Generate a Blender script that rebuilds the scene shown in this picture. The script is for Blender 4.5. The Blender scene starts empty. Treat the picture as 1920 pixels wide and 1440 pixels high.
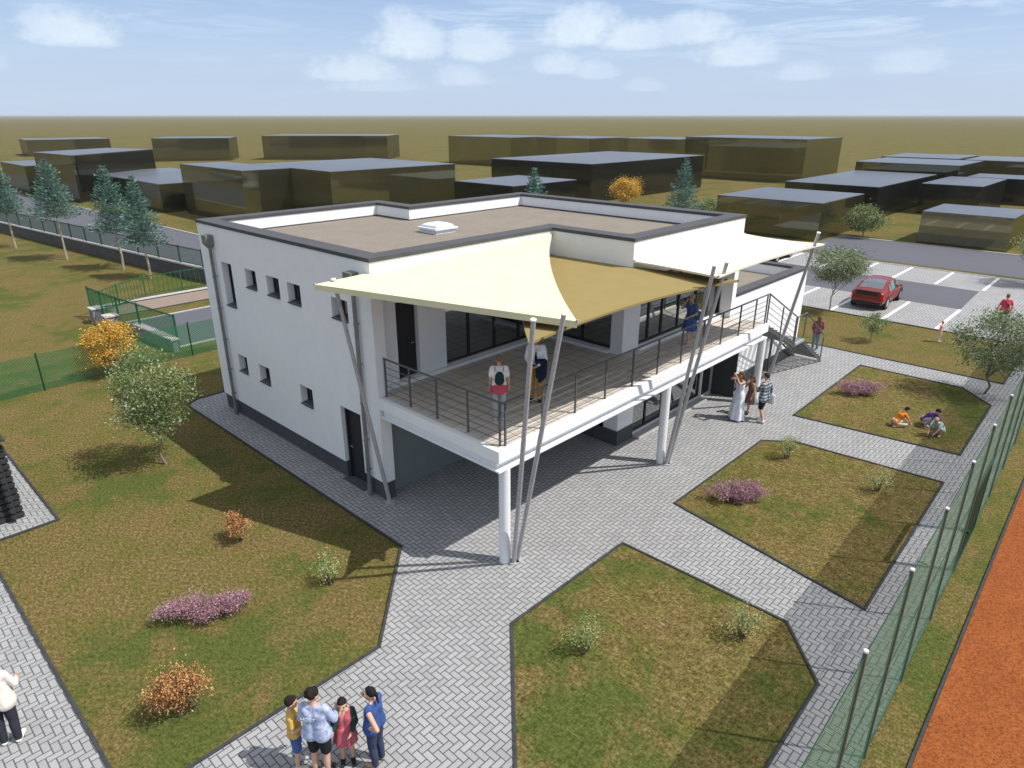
import bpy, bmesh, math, random
import numpy as np
from mathutils import Vector, Matrix, Euler

R = math.radians
sc = bpy.context.scene
COL = sc.collection

# ------------------------------------------------------------------ camera
cam_d = bpy.data.cameras.new('camera')
cam = bpy.data.objects.new('camera', cam_d)
COL.objects.link(cam)
cam.location = (-9.51, -13.84, 10.0)
cam.rotation_euler = (R(90 - 21.563), 0, R(43.484 - 90))
cam_d.sensor_width = 36
cam_d.lens = 36 * 1275.36 / 1920
cam_d.clip_start = 0.1
cam_d.clip_end = 200000
sc.camera = cam

# ------------------------------------------------------------------ light
SUN = Vector((0.375, -0.615, 1.0)).normalized()
sun_el = math.asin(SUN.z)
sun_az = math.atan2(SUN.x, SUN.y)          # clockwise from +Y
sd = bpy.data.lights.new('sun', 'SUN')
sd.energy = 4.6
sd.angle = R(0.5)
sd.color = (1.0, 0.96, 0.90)
so = bpy.data.objects.new('sun', sd)
COL.objects.link(so)
so.rotation_euler = SUN.to_track_quat('Z', 'Y').to_euler()
so.location = (0, 0, 60)

sc.view_settings.view_transform = 'Standard'
sc.view_settings.look = 'None'
sc.view_settings.exposure = 0.12
sc.view_settings.gamma = 1
sc.view_settings.use_curve_mapping = False
sc.cycles.max_bounces = 8
sc.cycles.diffuse_bounces = 3
sc.cycles.glossy_bounces = 3
sc.cycles.transparent_max_bounces = 24
sc.cycles.volume_bounces = 0


class NT:
    """small helper around a node tree"""
    def __init__(s, tree):
        s.t = tree; s.n = tree.nodes; s.l = tree.links

    def new(s, typ, ins=None, **props):
        n = s.n.new(typ)
        for k, v in props.items():
            setattr(n, k, v)
        for k, v in (ins or {}).items():
            sock = n.inputs[k]
            if isinstance(v, bpy.types.NodeSocket):
                s.l.new(v, sock)
            else:
                if isinstance(v, tuple) and len(v) == 3 and sock.type == 'RGBA':
                    v = v + (1,)
                sock.default_value = v
        return n

    def math(s, op, a, b=0.0, c=0.0, clamp=False):
        n = s.new('ShaderNodeMath', {0: a, 1: b, 2: c}, operation=op)
        n.use_clamp = clamp
        return n.outputs[0]

    def mix(s, fac, a, b, mode='MIX'):
        n = s.new('ShaderNodeMix', data_type='RGBA', blend_type=mode)
        for sock, v in ((n.inputs[0], fac), (n.inputs[6], a), (n.inputs[7], b)):
            if isinstance(v, bpy.types.NodeSocket):
                s.l.new(v, sock)
            else:
                if isinstance(v, tuple) and len(v) == 3:
                    v = v + (1,)
                sock.default_value = v
        return n.outputs[2]

    def noise(s, vec, scale, detail=2.0, rough=0.5, dist=0.0):
        n = s.new('ShaderNodeTexNoise', {'Scale': scale, 'Detail': detail, 'Roughness': rough, 'Distortion': dist})
        if vec is not None:
            s.l.new(vec, n.inputs['Vector'])
        return n.outputs[0]

    def ramp(s, fac, stops, interp='LINEAR'):
        n = s.new('ShaderNodeValToRGB', {'Fac': fac})
        cr = n.color_ramp
        cr.interpolation = interp
        while len(cr.elements) < len(stops):
            cr.elements.new(0.5)
        for e, (p, c) in zip(cr.elements, stops):
            e.position = p
            e.color = c if len(c) == 4 else tuple(c) + (1,)
        return n.outputs[0]

    def rng(s, v, a, b, c=0.0, d=1.0, smooth=False):
        n = s.new('ShaderNodeMapRange', {0: v, 1: a, 2: b, 3: c, 4: d})
        if smooth:
            n.interpolation_type = 'SMOOTHSTEP'
        return n.outputs[0]


# ------------------------------------------------------------------ world: sky with clouds
W = bpy.data.worlds.new('World')
sc.world = W
W.use_nodes = True
k = NT(W.node_tree)
k.n.clear()
sky = k.new('ShaderNodeTexSky', sky_type='NISHITA')
sky.sun_disc = False
sky.sun_elevation = sun_el
sky.sun_rotation = sun_az
sky.altitude = 100
sky.air_density = 1.0
sky.dust_density = 1.2
sky.ozone_density = 1.6
tc = k.new('ShaderNodeTexCoord')
D = tc.outputs['Generated']
sep = k.new('ShaderNodeSeparateXYZ', {0: D})
az = k.math('ARCTAN2', sep.outputs[1], sep.outputs[0])          # radians, ccw from +X
el = k.math('ARCSINE', sep.outputs[2])
# wispy high cloud
comb = k.new('ShaderNodeCombineXYZ', {0: k.math('MULTIPLY', az, 5.0), 1: k.math('MULTIPLY', el, 48.0), 2: 0.3})
wisp = k.noise(comb.outputs[0], 1.6, 6.0, 0.62, 0.7)
comb_b = k.new('ShaderNodeCombineXYZ', {0: k.math('MULTIPLY', az, 2.2), 1: k.math('MULTIPLY', el, 9.0), 2: 1.7})
wmask = k.noise(comb_b.outputs[0], 1.0, 2.0)
wispf = k.math('MULTIPLY', k.rng(wisp, 0.46, 0.66, 0, 0.9), k.rng(wmask, 0.36, 0.58, 0.2, 1.0))
wispf = k.math('MULTIPLY', wispf, k.rng(el, 0.04, 0.11, 0.15, 1.0))
# cumulus: soft lumps standing in the sky (azimuth, elevation, half-width, half-height, strength)
CLOUDS = [
    (73.5, 5.4, 2.6, 1.35, 0.95), (51.3, 5.6, 2.5, 1.9, 0.95), (55.3, 3.4, 3.0, 1.2, 0.75), (53.8, 2.2, 3.3, .6, 0.35),
    (46.0, 5.2, 2.2, 1.6, 0.85), (47.3, 2.9, 1.8, .9, 0.55), (38.0, 6.3, 3.0, 1.7, 1.0), (34.8, 5.7, 2.5, 1.3, 0.95),
    (29.8, 6.2, 2.4, 1.5, 0.85), (27.0, 4.4, 2.7, 1.2, 0.85), (40.0, 3.8, 1.6, 1.0, 0.7), (37.3, 3.3, 1.6, .8, 0.6),
    (33.2, 2.2, 1.4, .6, 0.35), (22.4, 3.0, 1.7, .75, 0.5), (15.7, 3.5, 1.9, 1.0, 0.5), (79.5, 3.6, 1.9, 1.2, 0.75),
    (100, 5, 4, 2, 0.9), (118, 7, 5, 2.4, 0.9), (-5, 5, 4, 2, 0.8), (-22, 7, 5, 2.4, 0.9), (140, 5, 4, 2, .8), (170, 8, 6, 3, .9),
    (200, 6, 5, 2.4, .8), (235, 8, 6, 3, .9), (270, 6, 5, 2.4, .8), (310, 7, 5, 2.5, .8)]
wob1 = k.noise(k.new('ShaderNodeCombineXYZ', {0: k.math('MULTIPLY', az, 17.0), 1: k.math('MULTIPLY', el, 26.0), 2: 5.1}).outputs[0], 1.0, 6.0, 0.6)
wob2 = k.noise(k.new('ShaderNodeCombineXYZ', {0: k.math('MULTIPLY', az, 80.0), 1: k.math('MULTIPLY', el, 95.0), 2: 2.1}).outputs[0], 1.0, 5.0, 0.6)
wob = k.math('ADD', k.math('MULTIPLY', k.math('SUBTRACT', wob1, 0.5), 2.4), k.math('MULTIPLY', k.math('SUBTRACT', wob2, 0.5), 1.0))
csum = None
for (a, e, hw, hh, st) in CLOUDS:
    dx = k.math('DIVIDE', k.math('SUBTRACT', az, R(a if a <= 180 else a - 360)), R(hw * 1.3))
    dy = k.math('DIVIDE', k.math('SUBTRACT', el, R(e - hh * 0.40)), R(hh * 1.3))
    # flatter underside: stretch distance below the centre
    dy = k.math('MULTIPLY', dy, k.rng(dy, -0.45, 0.0, 2.3, 1.0))
    d2 = k.math('ADD', k.math('MULTIPLY', dx, dx), k.math('MULTIPLY', dy, dy))
    d2 = k.math('ADD', d2, wob)
    m = k.math('MULTIPLY', k.rng(d2, 1.15, -0.05, 0, 1, True), st)
    csum = m if csum is None else k.math('MAXIMUM', csum, m)
# white fill added to the unseen upper sky, to brighten and whiten the shade
sky_fill = k.math('MULTIPLY', k.rng(el, 0.22, 0.55, 0, 0.62, True), k.rng(k.noise(D, 3.0, 5.0, 0.6), 0.3, 0.7, 0.6, 1.0))
base = k.mix(sky_fill, sky.outputs[0], (10.2, 10.3, 10.6))
low = k.ramp(k.rng(el, 0.0, 0.16), [(0.0, (0.545, 0.655, 0.83)), (0.45, (0.49, 0.625, 0.83)), (1.0, (0.345, 0.50, 0.775))])
low = k.mix(1.0, low, (10.0, 10.0, 10.0), 'MULTIPLY')
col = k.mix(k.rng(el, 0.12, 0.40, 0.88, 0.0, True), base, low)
col = k.mix(k.math('MULTIPLY', wispf, 0.85), col, (6.6, 7.9, 9.4))
band = k.math('MULTIPLY', k.rng(k.noise(comb_b.outputs[0], 0.8, 3.0), 0.45, 0.62, 0, 0.35), k.math('MULTIPLY', k.rng(el, 0.015, 0.04), k.rng(el, 0.075, 0.045)))
col = k.mix(band, col, (4.5, 5.4, 7.2))
shade_c = k.mix(k.rng(wob1, 0.35, 0.65), (6.3, 7.4, 9.0), (7.6, 8.6, 9.3))
col = k.mix(csum, col, shade_c)
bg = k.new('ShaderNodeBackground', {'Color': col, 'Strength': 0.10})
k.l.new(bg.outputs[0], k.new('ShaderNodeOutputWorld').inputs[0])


# ------------------------------------------------------------------ materials
def mat(name, build=None, color=(0.5, 0.5, 0.5), rough=0.8, spec=0.3, metal=0.0, var=0.0, vscale=6.0, bump=0.0, bscale=80.0):
    m = bpy.data.materials.new(name)
    m.use_nodes = True
    q = NT(m.node_tree)
    q.n.clear()
    out = q.new('ShaderNodeOutputMaterial')
    b = q.new('ShaderNodeBsdfPrincipled', {'Base Color': color, 'Roughness': rough, 'Metallic': metal, 'Specular IOR Level': spec})
    q.l.new(b.outputs[0], out.inputs[0])
    tcn = q.new('ShaderNodeTexCoord')
    if build:
        build(q, b, out, tcn.outputs['Object'])
        return m
    if var > 0:
        n = q.noise(tcn.outputs['Object'], vscale, 5.0, 0.6)
        lo = tuple(c * (1 - var) for c in color); hi = tuple(min(1, c * (1 + var)) for c in color)
        q.l.new(q.ramp(n, [(0.3, lo), (0.7, hi)]), b.inputs['Base Color'])
    if bump > 0:
        bn = q.new('ShaderNodeBump', {'Strength': bump, 'Distance': 0.02, 'Height': q.noise(tcn.outputs['Object'], bscale, 4.0, 0.6)})
        q.l.new(bn.outputs[0], b.inputs['Normal'])
    return m


def b_grass(q, b, out, P):
    big = q.noise(P, 0.24, 3.0, 0.55, 0.4)
    mid = q.noise(P, 1.7, 4.0, 0.6, 0.3)
    mp = q.new('ShaderNodeMapping', {'Vector': P, 'Scale': (1.0, 0.38, 1.0), 'Rotation': (0, 0, 0.4)})
    mp2 = q.new('ShaderNodeMapping', {'Vector': P, 'Scale': (0.38, 1.0, 1.0), 'Rotation': (0, 0, 0.9)})
    f1 = q.noise(mp.outputs[0], 21.0, 6.0, 0.78)
    f2 = q.noise(mp2.outputs[0], 29.0, 6.0, 0.78)
    fine = q.math('MULTIPLY', q.math('ADD', f1, f2), 0.5)
    tan = q.ramp(fine, [(0.40, (0.048, 0.036, 0.0125)), (0.48, (0.114, 0.083, 0.0303)), (0.54, (0.188, 0.139, 0.0571)), (0.61, (0.322, 0.250, 0.1204))])
    olive = q.ramp(fine, [(0.40, (0.034, 0.035, 0.0083)), (0.48, (0.090, 0.084, 0.0223)), (0.55, (0.153, 0.137, 0.0380)), (0.63, (0.255, 0.224, 0.0743))])
    green = q.ramp(fine, [(0.40, (0.024, 0.039, 0.0083)), (0.5, (0.071, 0.090, 0.0215)), (0.58, (0.114, 0.128, 0.0347)), (0.65, (0.173, 0.178, 0.0578))])
    s = q.math('ADD', q.math('MULTIPLY', big, 0.72), q.math('MULTIPLY', mid, 0.28))
    c = q.mix(q.rng(s, 0.41, 0.525, 0.0, 1, True), green, olive)
    rust = q.noise(P, 0.9, 3.0, 0.6, 0.6)
    c = q.mix(q.rng(q.math('ADD', q.math('MULTIPLY', s, 0.5), q.math('MULTIPLY', rust, 0.5)), 0.43, 0.57, 0.06, 0.92, True), c, tan)
    q.l.new(c, b.inputs['Base Color'])
    b.inputs['Roughness'].default_value = 0.95
    b.inputs['Specular IOR Level'].default_value = 0.05
    bn = q.new('ShaderNodeBump', {'Strength': 0.55, 'Distance': 0.03, 'Height': fine})
    q.l.new(bn.outputs[0], b.inputs['Normal'])


def herring(q, P, w):
    """2:1 herringbone blocks; returns (joint distance, random per block, is-turned)"""
    sp = q.new('ShaderNodeSeparateXYZ', {0: P})
    x = q.math('DIVIDE', sp.outputs[0], w); y = q.math('DIVIDE', sp.outputs[1], w)
    i = q.math('FLOOR', x); j = q.math('FLOOR', y)
    fx = q.math('SUBTRACT', x, i); fy = q.math('SUBTRACT', y, j)
    d = q.math('FLOORED_MODULO', q.math('ADD', i, j), 4.0)
    d = q.math('ROUND', d)
    e0 = q.math('COMPARE', d, 0.0, 0.1); e1 = q.math('COMPARE', d, 1.0, 0.1)
    e2 = q.math('COMPARE', d, 2.0, 0.1); e3 = q.math('COMPARE', d, 3.0, 0.1)
    gx = q.math('SUBTRACT', 1.0, fx); gy = q.math('SUBTRACT', 1.0, fy)
    # an edge inside a block is pushed far away
    L = q.math('ADD', fx, e1); Rr = q.math('ADD', gx, e0)
    B = q.math('ADD', fy, e3); T = q.math('ADD', gy, e2)
    dist = q.math('MINIMUM', q.math('MINIMUM', L, Rr), q.math('MINIMUM', B, T))
    bi = q.math('SUBTRACT', i, e1); bj = q.math('SUBTRACT', j, e3)
    cv = q.new('ShaderNodeCombineXYZ', {0: q.math('ADD', bi, 0.31), 1: q.math('ADD', bj, 0.17), 2: q.math('ADD', e2, e3)})
    wn = q.new('ShaderNodeTexWhiteNoise', {0: cv.outputs[0]}, noise_dimensions='3D')
    return dist, wn.outputs[0], q.math('ADD', e2, e3)


def make_paver(w, base, joint):
    def f(q, b, out, P):
        dist, rnd, turn = herring(q, P, w)
        n = q.noise(P, 55.0, 4.0, 0.7)
        big = q.noise(P, 0.8, 3.0, 0.6)
        v = q.math('ADD', 0.90, q.math('MULTIPLY', rnd, 0.15))
        v = q.math('MULTIPLY', v, q.rng(n, 0.3, 0.7, 0.84, 1.12))
        v = q.math('MULTIPLY', v, q.rng(big, 0.3, 0.7, 0.93, 1.05))
        gc = q.new('ShaderNodeCombineColor', {0: q.math('MULTIPLY', v, base[0]), 1: q.math('MULTIPLY', v, base[1]), 2: q.math('MULTIPLY', v, base[2])})
        c = q.mix(q.rng(dist, 0.04, 0.115), joint, gc.outputs[0])
        q.l.new(c, b.inputs['Base Color'])
        b.inputs['Roughness'].default_value = 0.9
        b.inputs['Specular IOR Level'].default_value = 0.15
        bn = q.new('ShaderNodeBump', {'Strength': 0.5, 'Distance': 0.006, 'Height': q.rng(dist, 0.02, 0.16)})
        q.l.new(bn.outputs[0], b.inputs['Normal'])
    return f


def b_gravel(c0, c1, scale=35.0):
    def f(q, b, out, P):
        n = q.noise(P, scale, 3.0, 0.75)
        n2 = q.noise(P, 1.2, 3.0, 0.6)
        c = q.ramp(n, [(0.32, c0), (0.68, c1)])
        c = q.mix(q.rng(n2, 0.3, 0.7, 0.0, 0.22), c, tuple(x * 0.75 for x in c0))
        q.l.new(c, b.inputs['Base Color'])
        b.inputs['Roughness'].default_value = 0.95
        b.inputs['Specular IOR Level'].default_value = 0.1
        bn = q.new('ShaderNodeBump', {'Strength': 0.4, 'Distance': 0.02, 'Height': n})
        q.l.new(bn.outputs[0], b.inputs['Normal'])
    return f


def b_tiles(q, b, out, P):
    br = q.new('ShaderNodeTexBrick', {'Vector': P, 'Color1': (0.66, 0.60, 0.535, 1), 'Color2': (0.56, 0.51, 0.455, 1), 'Mortar': (0.2, 0.17, 0.14, 1),
                                      'Scale': 1.0, 'Mortar Size': 0.012, 'Brick Width': 0.45, 'Row Height': 0.45, 'Bias': 0.0})
    br.offset = 0.0
    n = q.noise(P, 9.0, 5.0, 0.65)
    c = q.mix(q.rng(n, 0.35, 0.7, 0, 0.35), br.outputs[0], (0.44, 0.40, 0.36))
    q.l.new(c, b.inputs['Base Color'])
    b.inputs['Roughness'].default_value = 0.75


def b_plaster(c):
    def f(q, b, out, P):
        n = q.noise(P, 2.2, 6.0, 0.6)
        n2 = q.noise(P, 120.0, 2.0, 0.6)
        mp = q.new('ShaderNodeMapping', {'Vector': P, 'Scale': (3.0, 3.0, 0.25)})
        st = q.noise(mp.outputs[0], 1.6, 4.0, 0.6)
        cc = q.ramp(n, [(0.3, tuple(x * 0.95 for x in c)), (0.7, c)])
        cc = q.mix(q.rng(st, 0.5, 0.8, 0, 0.10), cc, tuple(x * 0.8 for x in c))
        q.l.new(cc, b.inputs['Base Color'])
        b.inputs['Roughness'].default_value = 0.92
        b.inputs['Specular IOR Level'].default_value = 0.1
        bn = q.new('ShaderNodeBump', {'Strength': 0.12, 'Distance': 0.004, 'Height': n2})
        q.l.new(bn.outputs[0], b.inputs['Normal'])
    return f


def b_asphalt(q, b, out, P):
    n = q.noise(P, 60.0, 3.0, 0.7); n2 = q.noise(P, 0.5, 4.0, 0.6)
    c = q.ramp(n, [(0.3, (0.085, 0.087, 0.105)), (0.7, (0.125, 0.127, 0.15))])
    c = q.mix(q.rng(n2, 0.35, 0.7, 0, 0.3), c, (0.085, 0.085, 0.095))
    q.l.new(c, b.inputs['Base Color'])
    b.inputs['Roughness'].default_value = 0.9


def b_glass(q, b, out, P):
    b.inputs['Base Color'].default_value = (0.012, 0.015, 0.018, 1)
    b.inputs['Roughness'].default_value = 0.03
    gl = q.new('ShaderNodeBsdfGlossy', {'Color': (0.9, 0.95, 0.97), 'Roughness': 0.015})
    lw = q.new('ShaderNodeLayerWeight', {'Blend': 0.25})
    ms = q.new('ShaderNodeMixShader', {0: q.rng(lw.outputs['Facing'], 0.0, 1.0, 0.25, 0.7), 1: b.outputs[0], 2: gl.outputs[0]})
    q.l.new(ms.outputs[0], out.inputs[0])


def b_mesh(wire, frac, cell):
    def f(q, b, out, P):
        """woven wire: opaque wires, open holes"""
        sp = q.new('ShaderNodeSeparateXYZ', {0: P})
        h = q.math('ADD', sp.outputs[0], sp.outputs[1])
        u = q.math('DIVIDE', q.math('ADD', h, sp.outputs[2]), cell)
        v = q.math('DIVIDE', q.math('SUBTRACT', h, sp.outputs[2]), cell)
        a = q.math('LESS_THAN', q.math('FRACT', u), frac)
        c = q.math('LESS_THAN', q.math('FRACT', v), frac)
        m = q.math('MAXIMUM', a, c)
        b.inputs['Base Color'].default_value = wire + (1,)
        b.inputs['Roughness'].default_value = 0.5
        tr = q.new('ShaderNodeBsdfTransparent')
        ms = q.new('ShaderNodeMixShader', {0: m, 1: tr.outputs[0], 2: b.outputs[0]})
        q.l.new(ms.outputs[0], out.inputs[0])
    return f


def b_smoked(base, clear, gloss):
    def f(q, b, out, P):
        """dark smoked glass skin of the neighbouring building volumes"""
        n = q.noise(P, 0.12, 2.0, 0.5)
        b.inputs['Base Color'].default_value = base + (1,)
        b.inputs['Roughness'].default_value = 0.3
        tr = q.new('ShaderNodeBsdfTransparent', {'Color': (0.78, 0.77, 0.64)})
        gl = q.new('ShaderNodeBsdfGlossy', {'Color': (0.66, 0.64, 0.48), 'Roughness': 0.05})
        m1 = q.new('ShaderNodeMixShader', {0: q.rng(n, 0.35, 0.65, clear - .1, clear + .12), 1: b.outputs[0], 2: tr.outputs[0]})
        m2 = q.new('ShaderNodeMixShader', {0: gloss, 1: m1.outputs[0], 2: gl.outputs[0]})
        q.l.new(m2.outputs[0], out.inputs[0])
    return f


def b_smoked_top(q, b, out, P):
    n = q.noise(P, 0.10, 3.0, 0.5)
    q.l.new(q.ramp(n, [(0.3, (0.085, 0.090, 0.105)), (0.7, (0.120, 0.127, 0.147))]), b.inputs['Base Color'])
    b.inputs['Roughness'].default_value = 0.35
    b.inputs['Specular IOR Level'].default_value = 0.5


def b_leaf(stops, trans=0.25):
    def f(q, b, out, P):
        g = q.new('ShaderNodeNewGeometry')
        c = q.ramp(g.outputs['Random Per Island'], stops)
        q.l.new(c, b.inputs['Base Color'])
        b.inputs['Roughness'].default_value = 0.6
        b.inputs['Specular IOR Level'].default_value = 0.25
        t = q.new('ShaderNodeBsdfTranslucent', {'Color': c})
        ms = q.new('ShaderNodeMixShader', {0: trans, 1: b.outputs[0], 2: t.outputs[0]})
        q.l.new(ms.outputs[0], out.inputs[0])
    return f


def b_cloth(c, trans=0.12):
    def f(q, b, out, P):
        n = q.noise(P, 1.4, 4.0, 0.6)
        n2 = q.noise(P, 26.0, 3.0, 0.6)
        s = q.math('ADD', q.math('MULTIPLY', n, 0.6), q.math('MULTIPLY', n2, 0.4))
        cc = q.ramp(s, [(0.35, tuple(x * 0.90 for x in c)), (0.65, c)])
        q.l.new(cc, b.inputs['Base Color'])
        b.inputs['Roughness'].default_value = 0.9
        b.inputs['Specular IOR Level'].default_value = 0.1
        t = q.new('ShaderNodeBsdfTranslucent', {'Color': cc})
        ms = q.new('ShaderNodeMixShader', {0: trans, 1: b.outputs[0], 2: t.outputs[0]})
        q.l.new(ms.outputs[0], out.inputs[0])
    return f


def b_plaid(q, b, out, P):
    sp = q.new('ShaderNodeSeparateXYZ', {0: P})
    f = lambda v, s: q.math('LESS_THAN', q.math('FRACT', q.math('MULTIPLY', v, s)), 0.5)
    s = q.math('ADD', f(q.math('ADD', sp.outputs[0], sp.outputs[1]), 9.0), f(sp.outputs[2], 9.0))
    c = q.ramp(q.math('DIVIDE', s, 2.0), [(0.0, (0.55, 0.58, 0.62)), (0.4, (0.16, 0.19, 0.23)), (0.9, (0.03, 0.04, 0.055))], 'CONSTANT')
    q.l.new(c, b.inputs['Base Color'])


def b_denim(q, b, out, P):
    n = q.noise(P, 14.0, 5.0, 0.6)
    q.l.new(q.ramp(n, [(0.3, (0.22, 0.26, 0.40)), (0.52, (0.40, 0.46, 0.64)), (0.7, (0.52, 0.58, 0.74))]), b.inputs['Base Color'])
    b.inputs['Roughness'].default_value = 0.9


M = {}
M['grass'] = mat('grass', b_grass)
M['paver'] = mat('pavers', make_paver(0.125, (0.335, 0.335, 0.338), (0.085, 0.085, 0.087)))
M['paver_far'] = mat('parking_pavers', make_paver(0.14, (0.35, 0.348, 0.352), (0.12, 0.12, 0.122)))
M['kerb'] = mat('dark_edging', color=(0.045, 0.047, 0.05), rough=0.9, var=0.3)
M['kerb_light'] = mat('light_kerb', color=(0.42, 0.41, 0.40), rough=0.9, var=0.15)
M['asphalt'] = mat('asphalt', b_asphalt)
M['paint'] = mat('road_paint', color=(0.78, 0.78, 0.78), rough=0.8, var=0.08, vscale=12)
M['court'] = mat('clay', b_gravel((0.13, 0.033, 0.010), (0.40, 0.128, 0.038), 26.0))
M['brown_path'] = mat('brown_path', b_gravel((0.22, 0.17, 0.14), (0.30, 0.24, 0.20), 20.0))
M['plaster'] = mat('white_plaster', b_plaster((0.86, 0.86, 0.865)))
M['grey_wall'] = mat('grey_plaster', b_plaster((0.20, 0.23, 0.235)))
M['plinth'] = mat('plinth', color=(0.075, 0.08, 0.085), rough=0.9, var=0.15, bump=0.1)
M['coping'] = mat('coping', color=(0.072, 0.072, 0.075), rough=0.6, var=0.12, vscale=2)
M['roof'] = mat('roof_gravel', b_gravel((0.15, 0.130, 0.107), (0.335, 0.290, 0.243), 22.0))
M['tile'] = mat('terrace_tile', b_tiles)
M['steel_white'] = mat('white_steel', color=(0.80, 0.81, 0.82), rough=0.35, spec=0.4, var=0.03)
M['steel_dark'] = mat('grey_steel', color=(0.105, 0.112, 0.112), rough=0.5, metal=0.2, var=0.12, vscale=9)
M['steel'] = mat('galvanised_steel', color=(0.43, 0.43, 0.45), rough=0.42, metal=0.2, var=0.12, vscale=9)
M['rail'] = mat('railing_paint', color=(0.10, 0.10, 0.105), rough=0.45, spec=0.4)
M['frame'] = mat('window_frame', color=(0.022, 0.024, 0.028), rough=0.5)
M['sill'] = mat('window_sill', color=(0.06, 0.063, 0.07), rough=0.5)
M['glass'] = mat('window_glass', b_glass)
M['door'] = mat('door_leaf', color=(0.028, 0.029, 0.032), rough=0.5, var=0.15)
M['pipe'] = mat('downpipe_zinc', color=(0.22, 0.22, 0.21), rough=0.5, metal=0.3, var=0.2, vscale=4)
M['cream'] = mat('cream_sailcloth', b_cloth((0.73, 0.695, 0.465), 0.0))
M['cream_pale'] = mat('pale_cream_sailcloth', b_cloth((0.72, 0.695, 0.555), 0.0))
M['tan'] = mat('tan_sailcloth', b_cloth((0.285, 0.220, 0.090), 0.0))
M['fence_net'] = mat('green_wire_net', b_mesh((0.045, 0.175, 0.085), 0.335, 0.034))
M['fence_net_dark'] = mat('green_chain_link', b_mesh((0.025, 0.14, 0.055), 0.30, 0.10))
M['green'] = mat('green_metal', color=(0.012, 0.10, 0.040), rough=0.45)
M['green_dark'] = mat('dark_green_metal', color=(0.008, 0.045, 0.024), rough=0.5)
M['stone'] = mat('stone', color=(0.22, 0.215, 0.22), rough=0.95, var=0.3, vscale=4, bump=0.3, bscale=12)
M['stone_cap'] = mat('stone_cap', color=(0.45, 0.44, 0.43), rough=0.95, var=0.15)
M['brown_wall'] = mat('brown_wall', color=(0.11, 0.10, 0.095), rough=0.95, var=0.25, vscale=2)
M['smoked'] = mat('smoked_glass', b_smoked((0.030, 0.031, 0.018), 0.42, 0.24))
M['smoked_dark'] = mat('black_glass', b_smoked((0.008, 0.008, 0.007), 0.22, 0.10))
M['smoked_clear'] = mat('olive_glass', b_smoked((0.035, 0.035, 0.018), 0.62, 0.22))
M['smoked_top'] = mat('smoked_glass_roof', b_smoked_top)
M['log'] = mat('black_timber', color=(0.035, 0.036, 0.038), rough=0.8, var=0.35, vscale=5, bump=0.3, bscale=20)
M['bark'] = mat('bark', color=(0.20, 0.17, 0.14), rough=0.95, var=0.35, vscale=12, bump=0.4, bscale=40)
M['bark_pale'] = mat('pale_bark', color=(0.36, 0.31, 0.24), rough=0.95, var=0.3, vscale=12, bump=0.3, bscale=40)
M['twig'] = mat('twigs', color=(0.085, 0.08, 0.06), rough=0.95, var=0.3)
M['leaf_green'] = mat('olive_green_leaves', b_leaf([(0.0, (0.055, 0.090, 0.025)), (0.35, (0.145, 0.205, 0.058)), (0.7, (0.26, 0.32, 0.115)), (0.9, (0.38, 0.43, 0.25)), (1.0, (0.54, 0.58, 0.46))]))
M['leaf_grey'] = mat('grey_green_leaves', b_leaf([(0.0, (0.065, 0.105, 0.045)), (0.4, (0.16, 0.215, 0.09)), (0.8, (0.31, 0.365, 0.20)), (1.0, (0.56, 0.60, 0.46))]))
M['leaf_yellow'] = mat('yellow_leaves', b_leaf([(0.0, (0.322, 0.149, 0.023)), (0.4, (0.632, 0.345, 0.040)), (0.8, (0.800, 0.529, 0.081)), (1.0, (0.800, 0.713, 0.299))]))
M['leaf_orange'] = mat('orange_leaves', b_leaf([(0.0, (0.06, 0.055, 0.025)), (0.22, (0.16, 0.09, 0.035)), (0.42, (0.46, 0.17, 0.07)), (0.62, (0.68, 0.30, 0.12)), (0.85, (0.72, 0.46, 0.18)), (1.0, (0.62, 0.50, 0.24))]))
M['leaf_purple'] = mat('purple_leaves', b_leaf([(0.0, (0.20, 0.12, 0.16)), (0.3, (0.38, 0.18, 0.22)), (0.6, (0.55, 0.28, 0.31)), (0.85, (0.46, 0.35, 0.44)), (1.0, (0.62, 0.46, 0.48))]))
M['leaf_pale'] = mat('pale_green_leaves', b_leaf([(0.0, (0.150, 0.195, 0.068)), (0.5, (0.330, 0.375, 0.135)), (1.0, (0.600, 0.645, 0.345))]))
M['needle'] = mat('blue_green_needles', b_leaf([(0.0, (0.04, 0.11, 0.078)), (0.5, (0.095, 0.215, 0.172)), (0.85, (0.19, 0.35, 0.30)), (1.0, (0.32, 0.46, 0.41))], 0.12))
M['skin'] = mat('skin', color=(0.56, 0.33, 0.235), rough=0.6, var=0.06, vscale=8)
M['skin_tan'] = mat('tanned_skin', color=(0.46, 0.27, 0.17), rough=0.6, var=0.06, vscale=8)
M['eye'] = mat('eye', color=(0.03, 0.02, 0.02), rough=0.3)
M['lips'] = mat('lips', color=(0.40, 0.14, 0.12), rough=0.5)
M['tyre'] = mat('tyre_rubber', color=(0.02, 0.02, 0.021), rough=0.8)
M['rim'] = mat('wheel_rim', color=(0.55, 0.55, 0.56), rough=0.3, metal=0.7)
M['red_paint'] = mat('red_car_paint', color=(0.21, 0.016, 0.011), rough=0.22, spec=0.5)
M['grey_paint'] = mat('dark_car_paint', color=(0.05, 0.052, 0.06), rough=0.25, spec=0.5)
M['car_glass'] = mat('car_glass', b_glass)
M['lamp_red'] = mat('tail_lamp', color=(0.55, 0.02, 0.02), rough=0.2)
M['lamp_clear'] = mat('head_lamp', color=(0.7, 0.7, 0.72), rough=0.15)
M['black'] = mat('black_plastic', color=(0.02, 0.02, 0.021), rough=0.5)
M['dome'] = mat('skylight_dome', color=(0.72, 0.76, 0.82), rough=0.2, spec=0.6)
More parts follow.
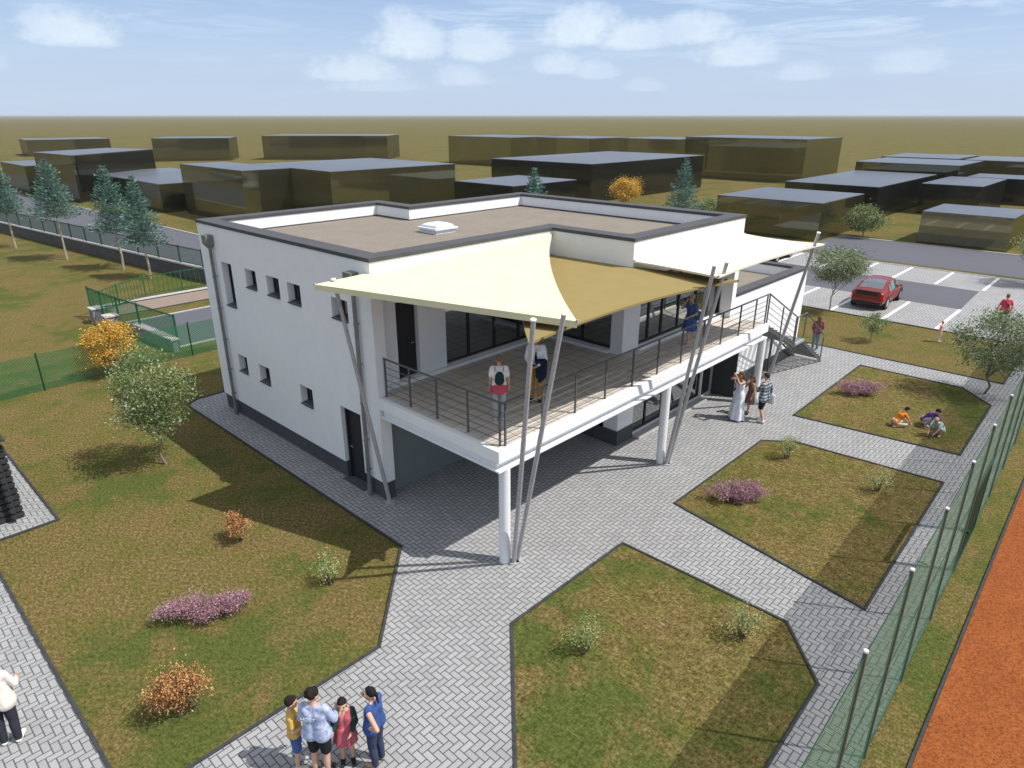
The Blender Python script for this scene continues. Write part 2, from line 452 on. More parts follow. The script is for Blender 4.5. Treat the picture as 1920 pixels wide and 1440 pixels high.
M['plaid'] = mat('plaid_cotton', b_plaid)
M['denim_pale'] = mat('washed_denim', b_denim)


def fab(name, c):
    if name not in M:
        M[name] = mat(name, color=c, rough=0.9, spec=0.1, var=0.16, vscale=9.0, bump=0.25, bscale=24.0)
    return M[name]


# ------------------------------------------------------------------ objects
def tag(o, label=None, cat=None, group=None, kind=None):
    if label: o['label'] = label
    if cat: o['category'] = cat
    if group: o['group'] = group
    if kind: o['kind'] = kind
    return o


def thing(name, label, cat, loc=(0, 0, 0), rz=0.0, group=None):
    o = bpy.data.objects.new(name, None)
    o.empty_display_size = 0.2
    COL.objects.link(o)
    o.location = loc
    o.rotation_euler = (0, 0, rz)
    return tag(o, label, cat, group)


class MB:
    def __init__(s):
        s.v = []; s.f = []

    def quad(s, a, b, c, d):
        i = len(s.v); s.v += [a, b, c, d]; s.f.append((i, i + 1, i + 2, i + 3)); return s

    def box(s, x0, y0, z0, x1, y1, z1):
        return s.prism([(x0, y0), (x1, y0), (x1, y1), (x0, y1)], z0, z1)

    def prism(s, poly, z0, z1):
        i = len(s.v); n = len(poly)
        s.v += [(p[0], p[1], z0) for p in poly] + [(p[0], p[1], z1) for p in poly]
        s.f.append(tuple(i + n + q for q in range(n)))
        s.f.append(tuple(i + n - 1 - q for q in range(n)))
        for q in range(n):
            r = (q + 1) % n
            s.f.append((i + q, i + r, i + n + r, i + n + q))
        return s

    def ring(s, outer, inner, z0, z1):
        """wall ring between two matching polygons"""
        i = len(s.v); n = len(outer)
        for poly in (outer, inner):
            for z in (z0, z1):
                s.v += [(p[0], p[1], z) for p in poly]
        ob, ot, ib, it = i, i + n, i + 2 * n, i + 3 * n
        for q in range(n):
            r = (q + 1) % n
            s.f += [(ob + q, ob + r, ot + r, ot + q), (ib + r, ib + q, it + q, it + r),
                    (ot + q, ot + r, it + r, it + q), (ob + r, ob + q, ib + q, ib + r)]
        return s

    def tube(s, p0, p1, r0, r1=None, n=12, caps=True):
        r1 = r0 if r1 is None else r1
        p0 = Vector(p0); p1 = Vector(p1); d = (p1 - p0).normalized()
        a = d.orthogonal().normalized(); b = d.cross(a)
        i = len(s.v)
        for p, r in ((p0, r0), (p1, r1)):
            for q in range(n):
                t = 2 * math.pi * q / n
                s.v.append(tuple(p + a * (r * math.cos(t)) + b * (r * math.sin(t))))
        for q in range(n):
            e = (q + 1) % n
            s.f.append((i + q, i + e, i + n + e, i + n + q))
        if caps:
            s.f.append(tuple(i + n - 1 - q for q in range(n)))
            s.f.append(tuple(i + n + q for q in range(n)))
        return s

    def bar(s, p0, p1, w, h):
        """rectangular bar from p0 to p1, w across (horizontal), h in height"""
        p0 = Vector(p0); p1 = Vector(p1); d = (p1 - p0).normalized()
        up = Vector((0, 0, 1)) if abs(d.z) < 0.95 else Vector((0, 1, 0))
        a = d.cross(up).normalized() * (w / 2); b = a.cross(d).normalized() * (h / 2)
        i = len(s.v)
        for p in (p0, p1):
            s.v += [tuple(p - a - b), tuple(p + a - b), tuple(p + a + b), tuple(p - a + b)]
        s.f += [(i, i + 1, i + 5, i + 4), (i + 1, i + 2, i + 6, i + 5), (i + 2, i + 3, i + 7, i + 6), (i + 3, i, i + 4, i + 7),
                (i + 3, i + 2, i + 1, i), (i + 4, i + 5, i + 6, i + 7)]
        return s

    def ell(s, c, r, rot=None, nu=14, nv=9):
        i = len(s.v); c = Vector(c)
        for a in range(nv + 1):
            th = math.pi * a / nv
            for b in range(nu):
                ph = 2 * math.pi * b / nu
                p = Vector((r[0] * math.sin(th) * math.cos(ph), r[1] * math.sin(th) * math.sin(ph), r[2] * math.cos(th)))
                if rot is not None: p = rot @ p
                s.v.append(tuple(c + p))
        for a in range(nv):
            for b in range(nu):
                e = (b + 1) % nu
                s.f.append((i + a * nu + b, i + (a + 1) * nu + b, i + (a + 1) * nu + e, i + a * nu + e))
        return s

    def lathe(s, c, prof, n=24, axis='z'):
        i = len(s.v); m = len(prof)
        for (r, h) in prof:
            for q in range(n):
                t = 2 * math.pi * q / n
                u, w = r * math.cos(t), r * math.sin(t)
                p = (u, w, h) if axis == 'z' else (u, h, w)
                s.v.append((c[0] + p[0], c[1] + p[1], c[2] + p[2]))
        for a in range(m - 1):
            for q in range(n):
                e = (q + 1) % n
                s.f.append((i + a * n + q, i + a * n + e, i + (a + 1) * n + e, i + (a + 1) * n + q))
        return s

    def build(s, name, m, parent=None, off=None, smooth=False, bevel=0.0, recalc=True, mats=None):
        me = bpy.data.meshes.new(name)
        v = s.v
        if off is not None:
            v = [(p[0] - off[0], p[1] - off[1], p[2] - off[2]) for p in v]
        me.from_pydata(v, [], s.f)
        if recalc or bevel > 0:
            bm = bmesh.new(); bm.from_mesh(me)
            bmesh.ops.remove_doubles(bm, verts=bm.verts, dist=1e-5)
            bmesh.ops.recalc_face_normals(bm, faces=bm.faces)
            if bevel > 0:
                es = [e for e in bm.edges if len(e.link_faces) == 2 and e.calc_face_angle(0) > 0.5]
                bmesh.ops.bevel(bm, geom=es, offset=bevel, segments=2, affect='EDGES', clamp_overlap=True)
            bm.to_mesh(me); bm.free()
        for mm in (mats or [m]):
            me.materials.append(mm)
        if smooth:
            me.shade_smooth()
            try: me.set_sharp_from_angle(angle=R(40))
            except Exception: pass
        o = bpy.data.objects.new(name, me)
        COL.objects.link(o)
        if parent is not None: o.parent = parent
        return o


def copy_tree(o, parent=None):
    c = o.copy(); COL.objects.link(c)
    if parent is not None: c.parent = parent
    for ch in list(o.children): copy_tree(ch, c)
    return c


def struct(name, mb, m, **kw):
    return tag(mb.build(name, m, **kw), kind='structure')


def sheet(poly, z):
    mb = MB(); mb.v = [(p[0], p[1], z) for p in poly]; mb.f = [tuple(range(len(poly)))]
    return mb


# ================================================================== GROUND
g = MB()
S = 90000.0
g.v = [(-S, -S, 0), (S, -S, 0), (S, S, 0), (-S, S, 0)]; g.f = [(0, 1, 2, 3)]
struct('ground', g, M['grass'])


def fy(x, y0):            # the fence side of the site runs a touch off the building's axis
    return y0 + 0.025 * x


PAVE = [(-8.2, -4.42), (-3.5, -4.45), (-1.06, -2.03), (-1.0, 10.55), (-0.86, 10.9), (-0.5, 11.1), (14, 11.1), (14, 6), (22.2, 6),
        (22.3, fy(22.3, -11.25)), (28.75, fy(28.75, -11.3)), (28.75, 14), (44.65, 14), (44.65, fy(44.65, -12.42)), (-14, fy(-14, -12.42)),
        (-14, 5.5), (-8.2, 5.5)]
struct('pavement', sheet(PAVE, 0.012), M['paver'])
struct('patio', sheet([(-14, 5.54), (-6.6, 5.57), (-6.6, 15), (-14, 15)], 0.012), M['paver'])
struct('parking_bays', sheet([(28.79, 14), (28.79, fy(28.8, -11.2)), (44.6, fy(44.6, -12.3)), (44.6, 14)], 0.018), M['paver_far'])

BEDS = [
    [(2.84, -5.95), (-1.18, -5.93), (-4.45, -9.15), (-4.45, -11.4), (1.6, -11.25), (2.86, -10.12)],
    [(5.39, -5.9), (4.42, -11.18), (11.78, -11.0), (11.45, -6.76), (10.78, -5.93)],
    [(13.52, -5.86), (14.1, -10.93), (19.38, -10.8), (20.7, -9.6), (20.67, -5.81)],
]
for i, p in enumerate(BEDS):
    struct('lawn', sheet(p, 0.022), M['grass'])


def edging(pts, closed, w=0.055, h=0.05):
    mb = MB(); n = len(pts)
    for i in range(n if closed else n - 1):
        a = Vector(pts[i]); b = Vector(pts[(i + 1) % n])
        d = (b - a).normalized() * (w * 0.49)
        mb.bar((a.x - d.x, a.y - d.y, h / 2 - 0.002 + 0.0007 * (i % 3)), (b.x + d.x, b.y + d.y, h / 2 - 0.002 + 0.0007 * (i % 3)), w, h)
    return mb


for p in BEDS:
    struct('kerb', edging(p, True), M['kerb'])
struct('kerb', edging([(-8.2, 5.5), (-8.2, -4.42), (-3.5, -4.45), (-1.06, -2.03), (-1.0, 10.55), (-0.86, 10.9), (-0.5, 11.1), (14, 11.1)], False), M['kerb'])
struct('kerb', edging([(-14, 5.5), (-6.57, 5.54), (-6.57, 15)], False), M['kerb'])
struct('kerb', edging([(22.2, 5), (22.3, fy(22.3, -11.25)), (28.75, fy(28.75, -11.3)), (28.75, 14)], False), M['kerb'])
# parking lane and painted lines
struct('parking_lane', sheet([(34.0, 14), (34.0, -6.72), (39.5, -6.55), (39.85, 14)], 0.024), M['asphalt'])
for y in (-6.73, -4.2, -1.56, 0.93, 3.5, 6.1, 8.7):
    struct('bay_marking', sheet([(28.95, y - .09), (33.9, y - .09), (33.9, y + .09), (28.95, y + .09)], 0.024), M['paint'])
for y in (-6.68, -4.07, -1.55, 0.72, 3.3, 6.2, 8.8):
    struct('bay_marking', sheet([(39.95, y - .09), (44.55, y - .09), (44.55, y + .09), (39.95, y + .09)], 0.024), M['paint'])
struct('road', sheet([(45.7, 7.2), (45.7, -160), (54.9, -160), (54.9, 7.2)], 0.012), M['asphalt'])
struct('road_kerb', MB().box(54.95, -160, 0, 55.15, 7.2, 0.05), M['kerb_light'])
struct('road_kerb', MB().box(44.66, -12, 0, 44.8, 13, 0.05), M['kerb_light'])
# clay court
c = MB(); c.v = [(-30, fy(-30, -13.06), 0.02), (90, fy(90, -13.06), 0.02), (90, -45, 0.02), (-30, -45, 0.02)]; c.f = [(0, 3, 2, 1)]
struct('clay_court', c, M['court'])
struct('kerb', MB().bar((-30, fy(-30, -13.03), 0.015), (90, fy(90, -13.03), 0.015), 0.05, 0.036), M['kerb'])
# entrance strip behind the school
struct('driveway', sheet([(1.55, 18.0), (30, 18.0), (30, 23.9), (1.3, 23.9)], 0.012), M['asphalt'])
struct('road_kerb', MB().box(1.3, 23.92, 0, 30, 24.06, 0.05), M['kerb_light'])
struct('road_kerb', MB().box(1.5, 17.84, 0, 30, 17.98, 0.05), M['kerb_light'])
struct('brown_path', sheet([(1.6, 25.75), (30, 25.75), (30, 28.1), (1.6, 28.1)], 0.012), M['brown_path'])
struct('kerb', MB().box(1.6, 25.66, 0, 30, 25.74, 0.04), M['kerb'])
struct('kerb', MB().box(1.6, 28.11, 0, 30, 28.2, 0.05), M['kerb'])
struct('footpath', sheet([(1.2, 28.25), (30, 28.25), (30, 28.85), (1.2, 28.85)], 0.012), M['kerb_light'])
struct('street', sheet([(9.6, 30), (16.4, 30), (14.6, 80), (12.5, 140), (2.0, 140), (6.4, 62)], 0.010), M['asphalt'])
struct('road_kerb', MB().bar((16.5, 30, 0.03), (14.7, 80, 0.03), 0.16, 0.08), M['kerb_light'])


# ================================================================== SCHOOL BUILDING
B = thing('school_building', 'white two-storey flat-roofed building with dark copings and a raised corner terrace', 'building', (0, 0, 0))


def wall_holes(axis, face, u0, u1, z0, z1, thick, holes):
    """wall slab with rectangular openings. axis 'x': plane x=face, u=y; axis 'y': plane y=face, u=x. thick is signed."""
    us = sorted(set([u0, u1] + [h[0] for h in holes] + [h[1] for h in holes]))
    zs = sorted(set([z0, z1] + [h[2] for h in holes] + [h[3] for h in holes]))
    us = [u for u in us if u0 <= u <= u1]; zs = [z for z in zs if z0 <= z <= z1]
    P = (lambda u, z, d: (face + d, u, z)) if axis == 'x' else (lambda u, z, d: (u, face + d, z))
    solid = {}
    for a in range(len(us) - 1):
        for b in range(len(zs) - 1):
            cu = (us[a] + us[a + 1]) / 2; cz = (zs[b] + zs[b + 1]) / 2
            solid[a, b] = not any(h[0] < cu < h[1] and h[2] < cz < h[3] for h in holes)
    mb = MB()
    for (a, b), s in solid.items():
        if not s: continue
        A, Bq, c, d = us[a], us[a + 1], zs[b], zs[b + 1]
        mb.quad(P(A, c, 0), P(Bq, c, 0), P(Bq, d, 0), P(A, d, 0))
        mb.quad(P(A, c, thick), P(A, d, thick), P(Bq, d, thick), P(Bq, c, thick))
        for (da, db, e0, e1) in ((-1, 0, (A, c), (A, d)), (1, 0, (Bq, c), (Bq, d)), (0, -1, (A, c), (Bq, c)), (0, 1, (A, d), (Bq, d))):
            if not solid.get((a + da, b + db), False):
                mb.quad(P(*e0, 0), P(*e1, 0), P(*e1, thick), P(*e0, thick))
    return mb


def window(axis, face, u0, u1, z0, z1, into, parent, depth=0.2, mull=(), trans=(), fw=0.055, sill=True, mw=None):
    """frame (root part) with pane and sill as sub-parts; into = +1/-1 direction of the inside along the axis"""
    P = (lambda u, z, d: (face + into * d, u, z)) if axis == 'x' else (lambda u, z, d: (u, face + into * d, z))
    fr = MB()

    def bx(a, b, c, d, d0, d1):
        p = P(a, c, d0); q = P(b, d, d1)
        fr.box(min(p[0], q[0]), min(p[1], q[1]), min(p[2], q[2]), max(p[0], q[0]), max(p[1], q[1]), max(p[2], q[2]))
    e = 0.004
    bx(u0 + e, u0 + fw, z0 + e, z1 - e, depth, depth + .06); bx(u1 - fw, u1 - e, z0 + e, z1 - e, depth, depth + .06)
    bx(u0 + fw, u1 - fw, z0 + e, z0 + fw, depth + .001, depth + .059); bx(u0 + fw, u1 - fw, z1 - fw, z1 - e, depth + .001, depth + .059)
    m2 = mw or fw
    for m in mull: bx(m - m2 / 2, m + m2 / 2, z0 + fw, z1 - fw, depth - .002, depth + .058)
    for t in trans: bx(u0 + fw, u1 - fw, t - fw / 2, t + fw / 2, depth + .003, depth + .057)
    o = fr.build('window', M['frame'], parent)
    pn = MB(); pn.quad(P(u0 + fw * .6, z0 + fw * .6, depth + .03), P(u1 - fw * .6, z0 + fw * .6, depth + .03), P(u1 - fw * .6, z1 - fw * .6, depth + .03), P(u0 + fw * .6, z1 - fw * .6, depth + .03))
    pn.build('pane', M['glass'], o)
    if sill:
        sl = MB()
        a = P(u0 + e, z0 + 0.012, depth); b = P(u1 - e, z0 + 0.012, depth); c = P(u1 - e, z0 - 0.03, -0.05); d = P(u0 + e, z0 - 0.03, -0.05)
        a2 = P(u0 + e, z0 + 0.03, depth); b2 = P(u1 - e, z0 + 0.03, depth); c2 = P(u1 - e, z0 - 0.008, -0.05); d2 = P(u0 + e, z0 - 0.008, -0.05)
        i = 0; sl.v = [a, b, c, d, a2, b2, c2, d2]
        sl.f = [(0, 1, 2, 3), (4, 5, 6, 7), (0, 1, 5, 4), (1, 2, 6, 5), (2, 3, 7, 6), (3, 0, 4, 7)]
        sl.build('sill', M['sill'], o)
    return o


ZT = 6.68           # wall top under the coping
# --- gable wall on the left (plane x = 0)
LW = [(7.58, 8.28, 4.13, 5.56), (5.97, 6.66, 4.99, 5.57), (4.58, 5.32, 4.98, 5.56), (3.40, 4.11, 4.97, 5.55), (1.07, 1.83, 4.96, 5.52),
      (7.46, 8.08, 1.84, 2.43), (5.94, 6.63, 1.84, 2.42), (3.38, 4.07, 1.81, 2.40)]
DOOR = (0.93, 1.90, 0.04, 2.34)
wall_holes('x', 0.0, 0.0, 9.7, 0.55, 5.75, 0.35, LW + [DOOR]).build('wall', M['plaster'], B)
for (a, b, c_, d) in LW:
    if d - c_ > 1.0:
        window('x', 0, a, b, c_, d, 1, B, 0.21, mull=(b - 0.2,), mw=0.05)
    else:
        window('x', 0, a, b, c_, d, 1, B, 0.21, mull=(b - 0.2,), mw=0.05)
wall_holes('x', 0.035, 0.0, 9.66, 0.0, 0.55, 0.3, [(DOOR[0], DOOR[1], -1, 1)]).build('plinth', M['plinth'], B)
d = MB(); d.box(0.20, DOOR[0], 0.03, 0.26, DOOR[1], DOOR[3])
dl = d.build('door', M['door'], B)
MB().box(0.12, DOOR[0] + .002, 0.03, 0.2, DOOR[0] + .07, DOOR[3] - .002).box(0.12, DOOR[1] - .07, 0.03, 0.2, DOOR[1] - .002, DOOR[3] - .002).box(0.121, DOOR[0] + .07, DOOR[3] - .07, 0.199, DOOR[1] - .07, DOOR[3] - .003).build('door_frame', M['frame'], dl)
MB().tube((0.14, 1.78, 1.05), (0.14, 1.66, 1.05), 0.012).tube((0.2, 1.78, 1.05), (0.14, 1.78, 1.05), 0.01).build('handle', M['steel'], dl)
MB().box(-0.12, 0.88, 0.0, 0.2, 1.95, 0.03).build('doorstep', M['plinth'], B)


def downpipe(y):
    p = MB()
    p.tube((-0.10, y, 6.0), (-0.10, y, 0.35), 0.055, n=14)
    p.tube((-0.10, y, 0.36), (-0.10, y, 0.014), 0.075, n=14)
    for z in (5.0, 3.9, 2.8, 1.7, 0.8):
        p.tube((-0.10, y, z), (-0.10, y, z + 0.04), 0.068, n=14)
        p.box(-0.06, y - .012, z + .005, 0.0, y + .012, z + .03)
    o = p.build('downpipe', M['pipe'], B, smooth=True)
    h = MB(); h.box(-0.26, y - .16, 6.1, -0.002, y + .16, 6.38)
    i = len(h.v)
    h.v += [(-0.255, y - .155, 6.1), (-0.003, y - .155, 6.1), (-0.003, y + .155, 6.1), (-0.255, y + .155, 6.1), (-0.16, y - .06, 5.95), (-0.04, y - .06, 5.95), (-0.04, y + .06, 5.95), (-0.16, y + .06, 5.95)]
    h.f += [(i, i + 1, i + 5, i + 4), (i + 1, i + 2, i + 6, i + 5), (i + 2, i + 3, i + 7, i + 6), (i + 3, i, i + 4, i + 7), (i + 4, i + 5, i + 6, i + 7)]
    h.build('hopper', M['pipe'], o)


downpipe(8.72); downpipe(0.60)

# --- roof outline
OUT = [(0, -0.05), (6.85, -0.05), (6.85, -3.08), (13.7, -3.08), (13.7, 7.65), (7.45, 7.65), (7.45, 9.7), (0, 9.7)]
t_ = 0.5
INN = [(t_, -0.05 + t_), (6.85 + t_, -0.05 + t_), (6.85 + t_, -3.08 + t_), (13.7 - t_, -3.08 + t_), (13.7 - t_, 7.65 - t_), (7.45 - t_, 7.65 - t_), (7.45 - t_, 9.7 - t_), (t_, 9.7 - t_)]


def inset(poly, dlt):
    n = len(poly); res = []
    for i in range(n):
        p0, p1, p2 = (Vector(poly[i - 1]), Vector(poly[i]), Vector(poly[(i + 1) % n]))
        d1 = (p1 - p0).normalized(); d2 = (p2 - p1).normalized()
        n1 = Vector((-d1.y, d1.x)); n2 = Vector((-d2.y, d2.x))
        res.append(tuple(p1 + (n1 + n2) * dlt))
    return res


MB().ring(OUT, INN, 5.75, ZT).build('parapet', M['plaster'], B)
rf = MB().prism(inset(INN, -0.12), 5.78, 6.27).build('roof', M['roof'], B)
MB().ring(inset(OUT, -0.035), inset(INN, 0.03), ZT, ZT + 0.10).build('coping', M['coping'], B, bevel=0.008)
strip = inset(INN, 0.0)
MB().ring(inset(INN, 0.002), inset(INN, 0.05), 6.271, 6.31).build('roof_flashing', M['coping'], rf)
# skylight on the roof
sk = MB().box(5.47, 3.87, 6.27, 6.33, 4.73, 6.40).build('skylight', M['steel_white'], rf)
dm = MB()
prof = [(0.50, 6.40), (0.50, 6.46), (0.40, 6.465), (0.38, 6.53), (0.24, 6.59), (0.0, 6.60)]
pv = []
for (r, z) in prof:
    pv.append([(5.9 + sx * r, 4.3 + sy * r, z) for sx, sy in ((-1, -1), (1, -1), (1, 1), (-1, 1))])
for a, b in zip(pv[:-1], pv[1:]):
    for q in range(4):
        dm.quad(a[q], a[(q + 1) % 4], b[(q + 1) % 4], b[q])
dm.build('dome', M['dome'], sk)

# --- front facades (upper floor), set back under the parapet overhang
UP_W = [(2.75, 6.9, 3.2, 5.4)]
UP_D = (1.02, 1.76, 3.2, 5.4)
wall_holes('y', 0.4, 0.35, 7.2, 3.09, 5.75, 0.3, [UP_W[0], UP_D]).build('wall', M['plaster'], B)
window('y', 0.4, *UP_W[0], 1, B, 0.12, mull=(3.75, 4.85, 5.95), fw=0.08, sill=False)
ud = MB().box(UP_D[0], 0.55, UP_D[2], UP_D[1], 0.61, UP_D[3]).build('door', M['door'], B)
MB().box(UP_D[0] + .08, 0.543, 3.3, UP_D[1] - .08, 0.5495, 5.3).build('door_panel', M['black'], ud)
MB().tube((1.66, 0.50, 4.15), (1.56, 0.50, 4.15), 0.012).tube((1.66, 0.55, 4.15), (1.66, 0.5, 4.15), 0.01).build('handle', M['steel'], ud)
MB().box(0.36, 0.27, 3.095, 7.05, 0.398, 3.19).build('threshold', M['plaster'], B)
wall_holes('x', 7.2, -2.65, 0.4, 3.09, 5.75, 0.3, [(-2.2, 0.25, 3.2, 5.4)]).build('wall', M['plaster'], B)
window('x', 7.2, -2.2, 0.25, 3.2, 5.4, 1, B, 0.1, mull=(-1.0,), fw=0.08, sill=False)
MB().box(7.07, -2.2, 3.095, 7.198, 0.26, 3.19).build('threshold', M['plaster'], B)
wall_holes('y', -2.65, 7.5, 13.7, 3.09, 5.75, 0.3, [(8.08, 13.55, 3.2, 5.4)]).build('wall', M['plaster'], B)
window('y', -2.65, 8.08, 13.55, 3.2, 5.4, 1, B, 0.1, mull=(8.75, 9.55, 10.6, 11.7, 12.65), fw=0.09, sill=False)
MB().box(8.0, -2.80, 3.095, 13.55, -2.652, 3.19).build('threshold', M['plaster'], B)
MB().box(13.4, -3.08, 3.09, 13.7, -2.655, 5.75).build('wall', M['plaster'], B)
# outer walls at the back and right (upper floor)
MB().box(13.4, -2.35, 0, 13.7, 7.65, 5.75).build('wall', M['plaster'], B)
MB().box(7.45, 7.35, 0, 13.4, 7.65, 5.75).build('wall', M['plaster'], B)
MB().box(7.15, 7.35, 0, 7.45, 9.7, 5.75).build('wall', M['plaster'], B)
MB().box(0.35, 9.4, 0, 7.15, 9.7, 5.75).build('wall', M['plaster'], B)
MB().box(0.1, 9.3, 0, 0.35, 9.7, 0.55).build('wall', M['plinth'], B)
# --- ground floor under the terrace
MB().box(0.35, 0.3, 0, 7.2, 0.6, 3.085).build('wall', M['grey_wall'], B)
wall_holes('x', 7.2, -2.65, 0.3, 0.0, 2.785, 0.3, [(-2.1, 0.2, 0.12, 2.5)]).build('wall', M['plaster'], B)
window('x', 7.2, -2.1, 0.2, 0.12, 2.5, 1, B, 0.08, mull=(-0.9,), fw=0.08, sill=False)
wall_holes('y', -2.65, 7.5, 13.7, 0.0, 2.785, 0.3, [(8.08, 12.6, 0.12, 2.6), (12.66, 13.55, 0.02, 2.3)]).build('wall', M['plaster'], B)
window('y', -2.65, 8.08, 12.6, 0.12, 2.6, 1, B, 0.08, mull=(8.95, 10.0, 10.25, 11.55), fw=0.08, sill=False)
MB().box(7.17, -2.68, 0.01, 7.199, 0.28, 0.52).box(7.199, -2.68, 0.01, 8.07, -2.652, 0.52).build('plinth', M['plinth'], B)
MB().box(8.08, -2.95, 0.0, 12.6, -2.655, 0.10).build('doorstep', M['kerb_light'], B)
dd = MB(); dd.box(0, 0, 0, 0.06, 0.86, 2.24)
do = dd.build('door', M['door'], B); do.location = (13.45, -2.66, 0.03); do.rotation_euler = (0, 0, R(192)); do['label'] = 'open dark door leaf under the terrace'
MB().box(-0.05, 0.72, 1.0, 0.0, 0.8, 1.06).build('handle', M['steel'], do)
MB().box(12.67, -2.5, 0.02, 13.54, -2.45, 2.29).build('door', M['door'], B)

# --- low wing on the right
LO = [(13.7, -3.08), (20.35, -3.08), (20.35, 6.0), (13.7, 6.0)]
MB().box(19.95, -2.68, 0, 20.35, 6.0, 3.84).box(13.71, 5.6, 0, 19.95, 6.0, 3.84).build('wall', M['plaster'], B)
wall_holes('y', -3.08, 13.71, 20.35, 0, 3.84, 0.4, [(13.78, 14.52, 0.03, 2.15)]).build('wall', M['plaster'], B)
MB().box(13.79, -2.95, 0.03, 14.51, -2.89, 2.14).build('door', M['door'], B)
MB().box(14.6, -3.10, 0.01, 20.33, -3.082, 0.52).build('plinth', M['plinth'], B)
lr = MB().box(13.72, -2.7, 3.2, 19.97, 5.62, 3.45).build('roof', M['roof'], B)
MB().ring(inset([(13.74, -3.08), (20.35, -3.08), (20.35, 6.0), (13.74, 6.0)], -0.03), inset([(13.72, -3.08), (20.35, -3.08), (20.35, 6.0), (13.72, 6.0)], 0.43), 3.84, 3.94).build('coping', M['coping'], B, bevel=0.008)
# rooflight ridge on the low roof
MB().box(16.6, 0.2, 3.45, 19.2, 1.4, 3.7).build('skylight', M['steel_white'], lr)

# --- terrace
TX1 = 13.75
MB().box(0.0, -4.42, 2.79, TX1, -0.003, 3.085).box(0.36, -0.003, 2.79, 7.18, 0.298, 3.08).build('terrace_slab', M['plaster'], B)
tl = MB(); tl.v = [(0.14, -4.30, 3.092), (TX1 - .05, -4.30, 3.092), (TX1 - .05, -2.66, 3.092), (7.19, -2.66, 3.092), (7.19, 0.395, 3.092), (0.36, 0.395, 3.092), (0.36, -0.004, 3.092), (0.14, -0.004, 3.092)]
tl.f = [tuple(range(8))]
tl.build('terrace_floor', M['tile'], B)
MB().box(0.10, -4.25, 2.59, TX1 - .06, -4.17, 2.788).box(0.10, -4.165, 2.59, 0.18, -0.05, 2.788).build('terrace_beam', M['steel_white'], B)
MB().box(0.0, -4.43, 2.55, TX1, -4.15, 2.588).box(0.0, -4.149, 2.552, 0.24, -0.04, 2.586).build('beam_flange', M['steel_white'], B)
for x in (3.4, 7.0, 10.6):
    MB().box(x, -4.2, 2.5, x + .14, -2.7, 2.787).build('terrace_beam', M['steel_white'], B)
for x in (0.30, 7.21, 13.66):
    cbm = MB(); cbm.tube((x, -4.30, 0.0), (x, -4.30, 2.552), 0.135, n=32)
    co = cbm.build('column', M['steel_white'], B, smooth=True)

# ================================================================== TERRACE RAILING
RL = thing('terrace_railing', 'dark grey horizontal bar railing round the raised terrace', 'railing', (0.25, -4.3, 3.09))
off = (0.25, -4.3, 3.09)
zb = 3.09
xs = [0.33, 1.58, 2.83, 4.08, 5.32, 6.58, 7.88, 9.15, 10.35, 11.6, 12.75, 13.62]
ys = [-0.05, -1.05, -2.08, -3.18, -4.22]
for x in xs: MB().box(x - .02, -4.32, zb, x + .02, -4.28, zb + 1.04).build('post', M['rail'], RL, off)
for y in ys: MB().box(0.22, y - .02, zb, 0.26, y + .02, zb + 1.04).build('post', M['rail'], RL, off)
MB().tube((0.22, -4.3, zb + 1.06), (13.68, -4.3, zb + 1.06), 0.026, n=10).tube((0.24, -4.29, zb + 1.06), (0.24, 0.0, zb + 1.06), 0.0255, n=10).build('handrail', M['rail'], RL, off, smooth=True)
for kx in range(5):
    z = zb + 0.14 + kx * 0.175
    MB().tube((0.24, -4.3, z), (13.66, -4.3, z), 0.010, n=8).tube((0.24, -4.3, z), (0.24, -0.03, z), 0.010, n=8).build('rail', M['rail'], RL, off)

# ================================================================== OUTDOOR STAIRCASE
ST = thing('outdoor_staircase', 'steel outdoor staircase with open grating treads leading down from the terrace', 'staircase', (14, -4.3, 0))
off = (14, -4.3, 0)
SY0, SY1 = -4.36, -3.16


def flight(x0, z0, x1, z1, n):
    for y in (SY0, SY1 - 0.04):
        MB().bar((x0, y + .02, z0 - 0.20), (x1, y + .02, z1 - 0.16), 0.04, 0.07).build('stringer', M['steel_dark'], ST, off)
    for i in range(n):
        t = (i + 0.5) / n
        x = x0 + (x1 - x0) * t; z = z0 + (z1 - z0) * (i + 1) / (n + 0.5)
        tb = MB()
        for q in range(7):
            tb.box(x - .15 + q * .045, SY0 + .045, z - .035, x - .15 + q * .045 + .016, SY1 - .045, z)
        tb.box(x - .155, SY0 + .042, z - .04, x + .155, SY0 + .055, z + .003).box(x - .155, SY1 - .055, z - .04, x + .155, SY1 - .042, z + .003)
        tb.build('tread', M['steel_dark'], ST, off)


flight(13.78, 3.09, 16.8, 1.62, 8)
flight(17.65, 1.62, 20.15, 0.12, 8)
ld = MB()
for q in range(16):
    ld.box(16.8 + q * .054, SY0 + .05, 1.56, 16.82 + q * .054, SY1 - .05, 1.60)
ld.box(16.78, SY0, 1.5, 17.66, SY0 + .05, 1.61).box(16.78, SY1 - .05, 1.5, 17.66, SY1, 1.61)
ld.build('landing', M['steel'], ST, off)
MB().box(17.2, SY1 - .1, 0, 17.28, SY1 - .02, 1.5).build('support', M['steel_dark'], ST, off)
hp = [(13.78, 3.09), (16.75, 1.62), (17.68, 1.62), (20.1, 0.14)]
hr = MB()
for a, b in zip(hp[:-1], hp[1:]):
    hr.tube((a[0], -4.3, a[1] + 1.05), (b[0], -4.3, b[1] + 1.05), 0.026, n=10)
hr.build('handrail', M['rail'], ST, off, smooth=True)
for kx in range(4):
    rr = MB(); dz = 0.18 + kx * 0.21
    rr.tube((hp[0][0], -4.3, hp[0][1] + dz), (hp[1][0], -4.3, hp[1][1] + dz), 0.010, n=8)
    rr.build('rail', M['rail'], ST, off)
